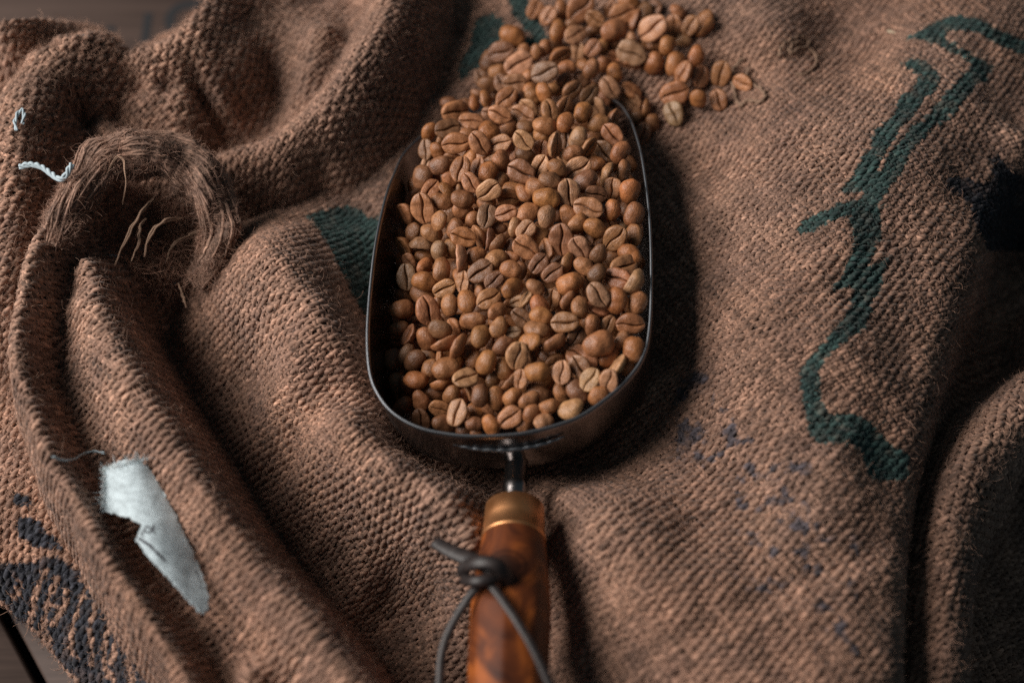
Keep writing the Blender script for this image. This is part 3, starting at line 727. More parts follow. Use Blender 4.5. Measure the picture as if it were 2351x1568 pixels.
#@@BEANS
# ------------------------------------------------------------------ coffee beans
def bean_data(seed, crease=1.0, bend=0.0, curl=0.0, lo=False):
    r = np.random.default_rng(seed)
    ph = np.radians([0, 2.5, 5, 8, 12, 20, 34, 50, 66, 80, 92, 106, 124, 142, 160, 180]); ph = np.r_[ph, -ph[1:-1][::-1]]
    if lo: ph = np.radians([0, 4, 9, 22, 50, 80, 100, 135, 180]); ph = np.r_[ph, -ph[1:-1][::-1]]
    xs = -np.cos(np.linspace(0, np.pi, 10 if lo else 19)); xs[0], xs[-1] = -0.9995, 0.9995
    ex = r.uniform(1.9, 2.35); W = r.uniform(.71, .80); hd = r.uniform(.44, .56); hf = r.uniform(.13, .20)
    n1, n2, n3 = r.uniform(0, 6.28, 3); wig = r.uniform(.05, .13); ta = r.uniform(-.13, .13)
    dc = r.uniform(.16, .26) * crease
    X, F = np.meshgrid(xs, ph, indexing='ij')
    s = np.maximum(1 - np.abs(X) ** ex, 0.0008) ** 0.5
    s = s * (1 + ta * X)
    y = W * s * np.sin(F)
    cf = np.cos(F)
    zf = hf * np.maximum(s, 0) ** .7 * np.abs(cf) ** .45 + .05 * s * np.sin(2 * np.abs(F)).clip(0) * (np.abs(F) < np.pi / 2) * crease
    zf = zf - dc * np.exp(-(np.degrees(F) / 4.2) ** 2) * np.minimum(1, s * 1.6) * (1 + .25 * np.sin(X * 5 + n2))
    zb = -hd * s * np.abs(cf) ** .95
    z = np.where(cf >= 0, zf, zb)
    y = y + wig * np.sin(X * 3.2 + n1) * np.exp(-(np.degrees(F) / 40.0) ** 2) * s
    z = z + bend * (X ** 2 - .4) + curl * (y / W) ** 2
    d = 1 + .07 * np.sin(3.1 * X + 2.3 * np.sin(F) + n2) + .03 * np.sin(7 * X * np.cos(F) + n3)
    V = np.stack([X * 1.0 + 0 * F, y * d, z * d], -1).reshape(-1, 3)
    # unevenness
    V += 0.018 * np.sin(V[:, [1, 2, 0]] * 9 + n1)
    Q = grid_faces(len(xs), len(ph), False, True)
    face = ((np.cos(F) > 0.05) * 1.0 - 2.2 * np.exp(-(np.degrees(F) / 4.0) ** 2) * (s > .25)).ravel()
    return V, Q, face

VSPEC = [(1, 0, 0), (1, .04, .02), (1.1, -.04, 0), (.9, .05, .05), (1.2, 0, .03), (1, .12, .08), (.8, -.06, .02), (1.3, .02, 0), (1, .16, .14), (1.1, 0, .1)]
VARS = [bean_data(700 + i, c, b, cu) for i, (c, b, cu) in enumerate(VSPEC)]
VLOW = [bean_data(700 + i, c, b, cu, True) for i, (c, b, cu) in enumerate(VSPEC)]
BM = []
for i, (V, Q, face) in enumerate(VARS):
    me = bpy.data.meshes.new("coffee_bean"); me.from_pydata((V).tolist(), [], Q.tolist())
    me.polygons.foreach_set("use_smooth", np.ones(len(Q), bool))
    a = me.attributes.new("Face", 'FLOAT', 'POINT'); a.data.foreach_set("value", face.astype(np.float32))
    me.materials.append(M['bean']); me.update(); BM.append(me)

TONES = {'n': (0.375, 0.160, 0.066), 'o': (0.405, 0.160, 0.056), 'd': (0.245, 0.108, 0.050), 'p': (0.46, 0.230, 0.112), 'g': (0.33, 0.172, 0.090)}

BEANS = {
 1: """1018 145 270 65 0 n;1210 235 270 45 20 n;1400 150 290 100 160 n-;1670 130 420 45 0 n;1880 275 270 150 20 n;1355 450 310 70 180 o;1600 510 320 30 10 p;1560 350 200 160 180 d-;1850 440 230 20 180 d-;700 520 360 150 170 o;530 750 370 20 10 d;630 620 220 170 180 n-;860 770 260 90 180 n-;790 920 400 30 5 p;350 870 300 70 180 d-;500 1040 280 170 180 n-;1040 760 220 100 180 n-;1160 700 240 70 150 n-;1390 810 320 25 -45 n;1300 650 280 20 180 d-;1640 730 280 80 20 p-;1850 700 260 60 10 n;1160 1040 380 25 0 g+;1480 980 260 10 180 n;1700 920 200 150 180 n-;1830 1000 290 60 130 n+;250 1130 260 120 0 d-;360 1220 300 160 180 d-;720 1200 320 5 0 d;540 1200 260 110 20 d-;610 1410 330 50 0 n;910 1120 220 60 180 n-;950 1330 260 60 180 o-;1150 1340 290 110 180 o;1440 1180 280 60 -30 d-;1700 1140 260 140 180 d-;1550 1310 310 45 -20 d;1270 1280 200 0 180 n-;1800 1370 300 50 -20 d;150 1480 220 90 160 o-;310 1430 260 80 140 o;190 1350 180 0 180 d-;810 1410 220 100 180 d-;1000 1400 260 140 180 n-""",
 2: """140 130 250 60 10 n-;320 200 370 25 10 n;420 40 300 160 180 o;510 310 330 65 -80 n;620 200 300 70 180 d-;750 140 260 30 20 d-;745 420 440 35 0 p+;200 450 380 10 175 n;440 560 180 90 160 p;210 670 300 150 15 d-;450 770 400 160 0 g+;400 930 350 165 60 n-;180 820 200 170 0 n-;1060 370 300 95 0 n;1290 380 290 60 0 n+;1110 190 240 140 120 n-;1500 400 330 45 100 n;1490 290 260 30 180 n-;1190 590 230 0 180 p-;960 670 280 60 180 o+;780 640 260 20 180 n-;600 650 180 150 180 n-;1380 810 300 80 180 o;770 920 330 65 180 o;1080 930 330 70 180 o;1190 1060 360 50 30 n+;1440 1100 320 70 -30 n;1740 1060 350 70 0 n;1060 1350 390 20 0 n;1410 1420 300 80 180 o+;1700 1440 290 110 5 n;40 940 250 100 180 n-;200 1050 270 90 180 o;20 680 220 80 180 n-;130 1270 330 130 0 p;450 1310 300 170 -50 n;420 1470 310 155 10 p-;60 1400 250 120 180 n-;1056 1640 330 120 0 g;2044 1189 290 170 0 n""",
 3: """1050 240 380 5 0 n;960 110 240 160 180 d-;1180 120 200 0 180 d-;1275 370 330 175 -20 n;940 490 350 20 20 d;680 520 270 80 150 o;630 780 280 95 30 d;790 800 240 110 180 o;1060 690 380 10 0 n+;1400 690 350 125 0 n+;1570 290 280 150 0 d-;1690 280 320 160 0 n+;1560 530 330 130 150 o;1810 480 290 60 150 n-;1230 560 220 0 180 n-;1700 690 300 20 10 p;840 650 200 70 180 n-;820 1010 310 30 180 d+;575 1180 330 70 180 d+;660 950 220 60 10 p-;1125 1060 360 75 0 n+;1270 900 290 60 180 o-;1010 900 250 160 60 n-;1480 900 300 25 20 n-;1720 950 330 110 140 n;1380 1040 280 70 30 n-;1520 1110 300 60 180 o;1275 1260 300 130 0 n+;1000 1210 280 160 180 n-;780 1190 180 90 180 d-;700 1350 300 60 10 n;930 1380 300 125 130 o;1530 1370 360 40 0 p+;1650 1210 330 165 160 n-;1110 1350 150 100 180 p-;1870 800 250 60 20 p-;1160 1490 320 170 180 d;860 1520 300 150 180 n;1820 1470 300 155 30 n-;1870 1350 270 165 150 n-;1500 1540 260 0 180 n-;1360 1480 160 80 180 p-""",
 4: """150 180 290 130 20 p-;60 270 330 165 -15 n;70 650 310 130 0 p+;100 460 240 170 180 d-;450 220 310 110 0 n;660 150 270 60 -30 n-;670 390 290 60 180 o+;930 250 300 50 180 o+;380 440 330 165 150 n;340 580 260 150 180 n-;1130 180 300 110 40 p-;1150 400 300 10 170 n;1370 340 280 85 -80 n+;1240 240 200 60 180 n-;1820 200 280 85 100 n;1670 340 240 50 180 d-;1920 420 250 80 180 n-;1780 550 310 75 0 d-;1350 560 330 130 0 n;1450 680 230 0 180 p-;1460 820 320 50 170 n+;1230 800 330 130 0 d;1010 750 300 60 -60 n+;860 620 320 60 165 p;690 630 300 85 10 d-;530 720 350 95 -55 p+;780 840 280 20 180 n;320 800 300 75 0 n-;310 1020 330 60 5 p+;100 880 300 140 180 d-;40 1100 380 155 0 d+;640 920 300 150 60 p-;560 1060 300 130 175 n+;850 1060 390 40 0 p+;1090 980 300 160 180 o-;1280 1150 350 60 -80 p;1510 1090 320 95 120 n+;960 1230 360 30 180 d+;450 1220 310 150 150 d+;260 1320 300 170 180 n;720 1400 370 105 0 p+;1345 1350 310 80 0 n;1600 1380 340 80 160 o+;1490 1280 160 0 180 n-;1110 1430 310 170 0 d;400 1480 370 165 180 o+;80 1400 300 120 150 n-;560 1400 220 60 180 d-""",
 5: """330 140 300 110 50 n;590 60 420 95 20 n+;820 240 280 75 170 n+;1050 170 320 150 180 d-;1160 90 300 150 180 n-;1050 350 290 70 180 n;1300 220 240 70 180 n-;1505 170 340 80 0 g+;1780 120 300 20 0 n+;1170 470 350 160 0 o+;1380 460 320 105 60 n-;440 400 270 60 180 d;715 410 310 145 150 n;560 570 320 150 110 g;310 600 290 120 70 n;815 660 270 80 180 g;1000 640 280 110 180 n-;1110 780 380 120 80 p+;1350 750 290 30 175 n;1530 500 320 75 80 d-;1660 560 290 60 110 d;1640 790 330 30 180 n;1410 960 370 35 0 d+;600 760 260 160 180 n-;390 810 220 120 30 n;610 890 270 30 180 o;860 930 340 70 180 n+;350 1040 360 95 0 g+;615 1110 360 175 180 o+;590 1270 350 175 180 n-;895 1210 320 30 0 n;1160 1110 300 80 30 n;1610 1090 290 45 10 d;1850 930 300 170 180 n+;1860 760 230 0 180 n-;1900 330 280 70 160 p;1860 580 220 60 180 d-;1680 340 220 0 180 d-;1390 1170 240 100 180 p-;1390 1260 200 90 180 n-;1530 1350 350 30 0 n+;1870 1200 330 25 180 o+;1220 1390 330 100 180 o+;965 1440 300 90 180 n+;660 1530 430 110 0 n+;280 1510 330 0 180 n+;330 1320 270 140 175 n-;810 1400 180 90 180 n-;1650 1540 300 25 180 n+;1950 1390 220 20 20 p-""",
 6: """130 120 330 30 180 n;410 180 310 75 175 p+;1000 60 400 160 0 n+;850 90 260 140 120 n-;720 150 310 125 170 n;850 280 320 40 160 o;1100 340 330 150 180 o+;1350 80 290 80 175 o+;1300 260 270 120 20 n-;1540 60 240 90 180 d-;1660 150 350 80 150 n+;1480 310 180 0 180 p-;1655 440 300 100 180 n;1385 480 380 50 0 n+;620 500 440 90 0 d+;880 630 340 120 0 p+;950 480 280 150 0 d-;320 430 300 140 150 n-;400 640 320 120 30 n;100 370 290 45 0 p;110 620 370 145 0 n+;570 130 240 90 180 d-;1150 710 300 80 180 d+;1600 720 340 150 180 o+;1350 760 250 60 180 n-;1515 890 390 20 0 n+;1420 1060 380 165 -10 n;1660 1120 380 60 110 p+;290 850 310 55 0 d;490 980 310 40 5 d+;690 840 300 50 120 n;940 890 300 145 170 n;860 960 280 150 180 d-;1120 1000 290 60 175 d;740 1130 370 20 180 o+;930 1180 330 110 60 p-;1140 1300 370 120 0 g+;1150 1490 330 165 -60 n;1290 1180 200 150 180 n-;1410 1380 360 95 180 o+;1710 1410 310 70 175 n;240 1190 270 140 175 n;30 950 250 100 180 d-;100 1350 290 30 60 p-;300 1460 320 110 180 o+;480 1370 300 75 10 n-;710 1370 280 70 130 n;880 1480 310 100 170 n""",
 7: """1160 90 320 25 180 n+;1260 290 290 60 180 n+;1490 170 270 70 170 n+;220 190 240 20 150 d;340 270 270 60 70 n;560 320 290 100 170 n;740 200 290 160 180 d+;920 170 230 120 50 n-;795 370 330 25 100 n+;970 410 330 60 100 n+;1110 470 220 70 180 d-;1330 620 310 60 180 o+;1170 590 240 60 180 n-;1430 380 250 80 10 n-;1550 420 280 40 160 d;1725 530 340 80 0 p+;1670 235 190 10 30 g;310 520 270 60 180 g;140 580 270 60 180 d-;420 600 290 50 160 d;580 540 230 140 180 n-;720 560 200 110 60 n-;610 700 250 60 180 n;815 690 330 20 180 n+;770 880 300 165 -90 o;1065 820 320 30 10 p+;430 840 300 0 180 o+;330 910 260 120 180 d-;200 880 250 90 180 d-;1550 700 270 100 165 n;1420 840 230 60 180 d-;1640 860 300 45 100 n;490 1110 270 100 180 n;680 1010 240 160 180 d-;885 1040 260 65 175 n;1040 1060 180 90 180 n-;1255 1040 280 70 180 d+;1100 1010 200 120 90 n-;1460 1080 290 95 150 n;1340 1210 200 130 60 n-;1660 1060 250 30 175 n;740 1210 270 160 20 n;960 1260 330 70 0 p+;1190 1240 220 150 180 o-;500 1350 280 95 0 d;790 1410 310 160 180 d;1180 1400 220 0 180 d;1040 1470 270 40 180 d-;1390 1420 270 100 180 o+;1630 1320 310 35 0 n+;1200 1530 150 0 180 n-;260 1180 280 60 180 d-""",
 8: """40 50 280 140 0 d;290 30 280 170 180 o+;590 110 330 175 0 d+;230 205 310 160 150 n+;150 350 310 160 140 o+;450 370 320 45 120 n+;940 150 260 65 150 n;1140 150 260 65 0 n;1430 130 340 5 0 n+;740 290 260 50 0 d;630 430 300 20 150 n-;1020 390 380 20 180 n+;1320 350 260 50 150 n;1470 460 320 75 180 o+;180 520 200 110 -50 d-;470 620 260 20 -30 n-;240 750 320 170 180 o+;550 750 290 80 0 p+;810 560 400 150 -30 n;790 680 320 130 20 d+;1170 560 290 30 150 o;1260 660 300 60 80 p;910 840 300 60 0 p+;1150 850 290 70 0 p+;1400 700 200 50 180 n-;560 1000 280 110 150 n;760 980 330 120 170 d;1010 1040 260 40 180 o;250 1000 300 150 150 d-;20 830 240 80 20 n;140 1110 280 35 130 n+;390 1190 250 20 150 n+;670 1210 320 20 175 p+;160 1270 240 60 150 n+;320 1370 240 20 180 p+;90 1420 240 20 175 n"""}
CR = {1: (1700, 0, 3.92), 2: (2200, 0, 3.92), 3: (1400, 350, 3.92), 4: (1900, 350, 3.92), 5: (1400, 750, 3.92), 6: (1900, 750, 3.92), 7: (1400, 1150, 3.484), 8: (1900, 1150, 3.484)}

HEAP = [(880,500,20),(900,650,22),(900,800,22),(900,900,22),(960,400,26),(950,500,27),(960,700,28),(960,850,26),(960,960,24),(1050,980,28),(1180,990,33),(1300,950,36),(1420,850,38),(1480,700,38),(1480,500,37),(1440,350,32),
        (1100,850,34),(1250,800,38),(1200,600,42),(1100,600,38),(1320,600,42),(1350,700,41),(1150,450,40),(1300,430,42),(1400,400,36),(1050,400,34),(1000,300,28),(1150,300,34),(1300,280,34),(1390,260,28),
        (1060,230,18),(1200,180,24),(1320,180,24),(1420,200,14),(1120,120,13),(1250,80,17),(1400,60,20),(1500,50,19),(1600,80,18),(1350,-20,17),(1460,280,10),(1560,210,16),(1650,200,17)]
heap = Height(px_pts(HEAP), 9, rough=0.0)
def heap_z(x, y):
    z = heap.z(np.atleast_1d(x), np.atleast_1d(y)); return np.maximum(z, top_z(x, y, (0,)) + 3.2)

def bean_matrix(P, L_mm, a, phi, jig):
    """P centre mm; long axis a in the picture plane, face turned by phi about it"""
    d = P - CAM; d = d / np.linalg.norm(d)
    tc = -d
    r_ = RT - d * (RT @ d); r_ /= np.linalg.norm(r_); u_ = np.cross(tc, r_)
    a = math.radians(a); phi = math.radians(phi)
    X = math.cos(a) * r_ + math.sin(a) * u_; Vv = -math.sin(a) * r_ + math.cos(a) * u_
    Z = math.cos(phi) * tc + math.sin(phi) * Vv
    # slight end-to-end tilt
    X2 = X * math.cos(jig) + Z * math.sin(jig); Z2 = Z * math.cos(jig) - X * math.sin(jig)
    Y2 = np.cross(Z2, X2)
    h = L_mm / 2
    return np.array([X2, Y2, Z2]).T * h

rb = np.random.default_rng(5)
blist = []
for kq, txt in BEANS.items():
    x0, y0, s_ = CR[kq]
    for ln in txt.split(';'):
        a = ln.split(); f = .6265 / s_
        px, py = x0 * .6265 + float(a[0]) * f, y0 * .6265 + float(a[1]) * f
        L = float(a[2]) * f; tone = a[5][0]; lv = a[5][1:]
        lift = {'+': 2.2, '-': -3.6}.get(lv, 0.0)
        z = 30.0
        for _ in range(30):
            p = at(px, py, z); z = 0.5 * z + 0.5 * (heap_z(p[0], p[1])[0] + lift)
        P = at(px, py, z)
        depth = (P - CAM) @ FW
        blist.append([P, L * KK * depth * 1.11, float(a[3]), float(a[4]), tone, lv, px, py])
# push overlapping neighbours apart in height
Pz = np.array([b[0] for b in blist]); Lz = np.array([b[1] for b in blist])
phi = np.array([b[3] for b in blist])
thk = Lz * np.where(np.abs(np.sin(np.radians(phi))) > .7, .36, .30)
for it in range(60):
    D = Pz[:, None] - Pz[None]; dv = D @ FW; dl = D - dv[..., None] * FW; lat = np.linalg.norm(dl, axis=-1)
    rl = (Lz[:, None] + Lz[None]) * .42; need = (thk[:, None] + thk[None]) * np.sqrt(np.clip(1 - (lat / rl) ** 2, 0, 1)) * .8
    over = need - np.abs(dv); np.fill_diagonal(over, -1)
    m = (over > 0) & (lat < rl)
    sgn = np.where(dv > 0, 1.0, -1.0)
    mv = np.where(m, sgn * over * .06, 0).sum(1)
    mv = np.clip(mv, -.5, .5)
    Pz = Pz + mv[:, None] * FW[None]
    Pz += (np.array([b[0] for b in blist]) - Pz) * .02
for b, p in zip(blist, Pz):
    t = top_z(p[0], p[1], (0,))[0] + 2.6
    if p[2] < t: p = p + FW * ((t - p[2]) / FW[2])
    b[0] = p

# choose the 300 largest as single things, the others and the buried layer as one heap
score = np.array([b[1] * (0.75 if b[5] == '-' else 1.0) for b in blist]); order = np.argsort(-score)
single = set(order[:300].tolist())
def describe(b):
    px, py, ph, a = b[6], b[7], abs(b[3]), b[2]
    tone = {'n': 'brown', 'o': 'orange-brown', 'd': 'dark brown', 'p': 'pale brown', 'g': 'greyish'}[b[4]]
    big = 'large ' if b[1] > 10.6 else ('small ' if b[1] < 8.2 else '')
    lean = 'crosswise' if a < 22 or a > 158 else ('upright' if 68 < a < 112 else ('leaning right' if a < 90 else 'leaning left'))
    face = ('crease up' if ph < 35 else ('round back up' if ph > 125 else 'on its edge'))
    if in_scoop(b):
        row = ['at scoop mouth', 'below scoop mouth', 'upper middle of scoop', 'scoop centre', 'lower scoop middle', 'scoop handle end', 'scoop back rim'][int(np.clip((py - 200) / 115, 0, 6))]
        xl, xr = np.interp(py, [250, 450, 780, 900, 1000], [960, 900, 880, 905, 1010]), np.interp(py, [250, 450, 780, 900, 1000], [1430, 1480, 1480, 1420, 1230])
        colm = ['left wall', 'centre left', 'middle', 'centre right', 'right wall'][int(np.clip((px - xl) / (xr - xl) * 5, 0, 4))]
        return f"{big}{tone} bean, {face}, {lean}, {row}, {colm}", "coffee beans in the scoop"
    row = ['top picture edge', 'upper part', 'middle', 'lower part'][int(np.clip(py / 75, 0, 3))]
    colm = ['left', 'centre', 'right'][int(np.clip((px - 1080) / 200, 0, 2))]
    return f"{big}{tone} spilled bean, {face}, {lean}, {row}, {colm}", "coffee beans spilled on the burlap"
RIMXY = [(a, b) for a, b, _ in RIM]
def in_scoop(b): return bool(inpoly(np.array([b[6]]), np.array([b[7]]), RIMXY)[0])
hV, hQ, hF, hT = [], [], [], []; off = 0; named = []
def to_heap(P, R, vi, tone):
    global off
    V, Q, f = VLOW[vi]
    hV.append(V @ R.T + P); hQ.append(Q + off); hF.append(f); hT.append(np.repeat([tone], len(V), 0)); off += len(V)
for i, b in enumerate(blist):
    jig = rb.normal(0, .22); R = bean_matrix(b[0], b[1], b[2] + rb.normal(0, 4), b[3] + rb.normal(0, 18 if abs(b[3]) > 150 else 9), jig)
    vi = int(rb.integers(0, len(VARS)))
    if abs(b[3]) < 35: vi = int(rb.choice([0, 1, 2, 3, 4, 7]))
    if 60 < abs(b[3]) < 130: vi = int(rb.choice([5, 8, 9, 3]))
    t = np.array(TONES[b[4]]) * (1 + rb.normal(0, .08)) * (1 + rb.normal(0, .03, 3))
    b.append(t)
    if i in single:
        o = bpy.data.objects.new("coffee_bean", BM[vi]); COL.objects.link(o)
        m4 = Matrix.Identity(4)
        for rr_ in range(3):
            for cc in range(3): m4[rr_][cc] = R[rr_, cc] * MM
            m4[rr_][3] = b[0][rr_] * MM
        o.matrix_world = m4; o.color = (*t, 1)
        la, gr = describe(b)
        if abs(b[6] - 1705) < 12 and abs(b[7] - 190) < 14: la, gr = "brown coffee bean lying inside the loop of frayed brown string", None
        tag(o, la, "coffee bean", gr); named.append((o, b[7]))
    else: to_heap(b[0], R, vi, t)
# beans that would read the same: tell them apart by height in the picture
byl = {}
for o, py in named: byl.setdefault(o["label"], []).append((py, o))
for la, L in byl.items():
    if len(L) in (2, 3):
        L.sort(key=lambda t: t[0]); num = {2: 'two', 3: 'three'}[len(L)]
        for wd, (py, o) in zip({2: ('upper', 'lower'), 3: ('upper', 'middle', 'lower')}[len(L)], L): o["label"] = f"{wd} of {num}: {la}"
# buried layer
under = 0
for px in np.arange(880, 1500, 37):
    for py in np.arange(60, 1010, 36):
        qx, qy = px + rb.normal(0, 9), py + rb.normal(0, 9)
        ins = bool(inpoly(np.array([qx]), np.array([qy]), RIMXY)[0])
        if not ins and not (py < 290 and 1120 < qx < 1460 and py > 60): continue
        if ins and not all(inpoly(np.array([qx + ex_]), np.array([qy + ey_]), RIMXY)[0] for ex_ in (-34, 26) for ey_ in (-26, 20)): continue
        if py < 330 and qx < 1000: continue
        z = 25.0; dz = 9.5 + rb.uniform(0, 2)
        for _ in range(20):
            p = at(qx, qy, z); z = 0.5 * z + 0.5 * (heap_z(p[0], p[1])[0] - dz)
        P = at(qx, qy, z)
        if not ins and z < top_z(P[0], P[1], (0,))[0] + 2.4: continue
        R = bean_matrix(P, rb.uniform(8.2, 10), rb.uniform(0, 180), rb.choice([0., 180., 150., 30.]), rb.normal(0, .3))
        to_heap(P, R, int(rb.integers(0, len(VARS))), np.array(TONES[str(rb.choice(list('nnod')))])); under += 1
ho = mesh_np("coffee_bean_heap", np.concatenate(hV), np.concatenate(hQ), mat=M['bean_heap'])
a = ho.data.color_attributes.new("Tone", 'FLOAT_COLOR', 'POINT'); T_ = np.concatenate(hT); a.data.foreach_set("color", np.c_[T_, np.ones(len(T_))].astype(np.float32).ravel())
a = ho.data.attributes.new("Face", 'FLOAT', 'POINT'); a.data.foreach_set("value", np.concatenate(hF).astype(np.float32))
tag(ho, "smaller brown coffee beans showing in the gaps between the upper beans", "coffee beans", None, "stuff")
print("beans", len(blist), "buried", under)

#@@SMALL
# ------------------------------------------------------------------ frayed clump at the gathered corner
def clump():
    r = np.random.default_rng(8)
    root = empty("frayed_corner", at(370, 480, 10))
    tag(root, "gathered and frayed sack corner, a rolled ring of matted brown fibre", "frayed corner")
    path = catmull([at(*q) for q in [(118,560,32),(150,500,36),(190,430,40),(240,372,41),(310,350,39),(385,358,35),(450,398,30),(492,462,25),(506,535,19),(492,600,12),(455,650,4)]], 120)
    T = np.gradient(path, axis=0); T /= np.linalg.norm(T, axis=1)[:, None]
    S = np.cross(T, [0, 0, 1.0]); S /= np.linalg.norm(S, axis=1)[:, None]; N = np.cross(S, T)
    t = np.linspace(0, 1, 120); R0 = 4.2 + 4.2 * np.sin(np.pi * np.clip(t, 0, 1)) ** .7
    a = np.linspace(0, 2 * np.pi, 40, endpoint=False)
    Tm, Am = np.meshgrid(t, a, indexing='ij')
    rad = R0[:, None] * (1 + .20 * vnoise(Tm * 60, Am * 0 + np.cos(Am) * 3, 3.0, 3) + .12 * np.sin(Am * 3 + Tm * 25) + .08 * vnoise(Tm * 200, Am * 3, 2.0, 5))
    def surf(i_, ang, extra=0.0):
        rr_ = rad[i_, (ang / (2 * np.pi) * 40).astype(int) % 40] + extra
        return path[i_] + rr_[:, None] * (np.cos(ang)[:, None] * S[i_] + np.sin(ang)[:, None] * N[i_])
    P = path[:, None] + rad[..., None] * (np.cos(a)[None, :, None] * S[:, None] + np.sin(a)[None, :, None] * N[:, None])
    P = P.reshape(-1, 3); C = BASE * (1.9 + .5 * vnoise(P[:, 0], P[:, 1], 5, 3)[:, None])
    mesh_np("rolled_edge", P, grid_faces(120, 40, False, True), col=C, mat=M['backing'], parent=root)
    Vs, Qs, Us = [], [], []; of = 0; tt = np.linspace(0, 1, 120)
    for k_ in range(60):
        a0 = r.uniform(-.7, np.pi + .7); ang = a0 + .9 * vnoise(tt * 60, tt * 0 + k_ * 3.3, 18, 31) + r.uniform(-1.2, 1.2) * tt
        i0, i1 = sorted(r.integers(0, 120, 2)); 
        if i1 - i0 < 25: i0, i1 = max(0, i0 - 25), min(119, i1 + 25)
        ii = np.arange(i0, i1 + 1); Pk = surf(ii, ang[ii], .25 + .5 * vnoise(tt[ii] * 60, tt[ii] * 0 + k_, 5, 8))
        V, F_, uv = tube(Pk, .55 * (1 + .35 * vnoise(tt[ii] * 60, tt[ii] * 0 + k_ * 2, 4, 12)), 6); Vs.append(V); Qs.append(F_ + of); Us.append(uv * [1, .7] + [k_ * 31, k_]); of += len(V)
    Vs = np.concatenate(Vs); Cs = BASE * (.95 + .35 * vnoise(Vs[:, 0], Vs[:, 1], 4, 13)[:, None])
    mesh_np("gathered_yarns", Vs, np.concatenate(Qs), uv=np.concatenate(Us), col=Cs, mat=M['yarn'], parent=root)["kind"] = "stuff"
    n = 15000; i_ = r.integers(1, 119, n); ang = r.uniform(-.5, np.pi + .5, n)
    P = surf(i_, ang); Nn = np.cos(ang)[:, None] * S[i_] + np.sin(ang)[:, None] * N[i_]; around = -np.sin(ang)[:, None] * S[i_] + np.cos(ang)[:, None] * N[i_]
    mx = vnoise(P[:, 0], P[:, 1], 9, 4)[:, None]
    D = T[i_] * (.5 + .7 * mx) + around * (.7 - .4 * mx)
    C = BASE[None] * (.82 + .35 * vnoise(P[:, 0], P[:, 1], 6, 6)[:, None]) * np.array([1.02, .97, .95])
    hair(root, "matted_fibres", P, Nn, D / np.linalg.norm(D, axis=1, keepdims=True), C, r, .8, npt=8, rad=.07, stand=.0)
    # torn fibres lying in the hollow, running from the ring to its middle
    m = 9000; ang = r.uniform(0, 2 * np.pi, m); q = np.sqrt(r.random(m))
    px, py = 355 + 125 * q * np.cos(ang), 500 + 125 * q * np.sin(ang)
    H = CLOTHS[2]['H']; P = np.array([at(x_, y_, 8) for x_, y_ in zip(px, py)]); P[:, 2] = H.z(P[:, 0], P[:, 1]) + r.uniform(0, 3, m)
    D = np.stack([np.cos(ang) + .6 * vnoise(px, py, 30, 3), -np.sin(ang) + .6 * vnoise(px, py, 30, 4), 0 * ang], -1)
    hair(root, "torn_fibres", P, np.repeat([[0, 0, 1.]], m, 0), D, BASE[None] * (.9 + .4 * vnoise(px, py, 25, 9)[:, None]) * np.array([1.05, .93, .88]), r, 1.9, npt=9, rad=.10, stand=.12)
    for pts, rd in ((p_, .62 * r__) for p_, r__ in (([(228,470,36),(246,400,45),(268,362,48),(284,372,48),(288,420,44),(280,470,34)], .75), ([(262,610,20),(285,560,26),(305,520,30),(330,480,32),(352,455,30)], 1.2), ([(330,590,20),(345,540,26),(378,508,28),(420,500,24)], 1.3),
                    ([(300,600,20),(318,560,24),(322,520,26),(335,500,26)], 1.0), ([(380,600,12),(400,560,16),(436,540,14),(470,520,16)], .9), ([(408,650,6),(420,680,4),(427,706,4)], .9))):
        Q_ = catmull([at(*q) for q in pts], 40); Q_ += .35 * np.stack([vnoise(np.arange(40.), np.zeros(40), 4, 3 + k_) for k_ in range(3)], -1)
        pr = np.sin(np.linspace(.15, 3.0, 40)) ** .5
        for h_ in range(2):
            ph = np.arange(40) * .16 + h_ * np.pi
            V, F_, uv = tube(Q_ + rd * .45 * pr[:, None] * np.stack([np.cos(ph), np.sin(ph), np.sin(ph)], -1), rd * .6 * pr * (1 + .2 * vnoise(np.arange(40.), np.zeros(40), 3, 9)), 7)
            mesh_np("loose_strand", V, F_, uv=uv, mat=M['string'], parent=root)
clump()

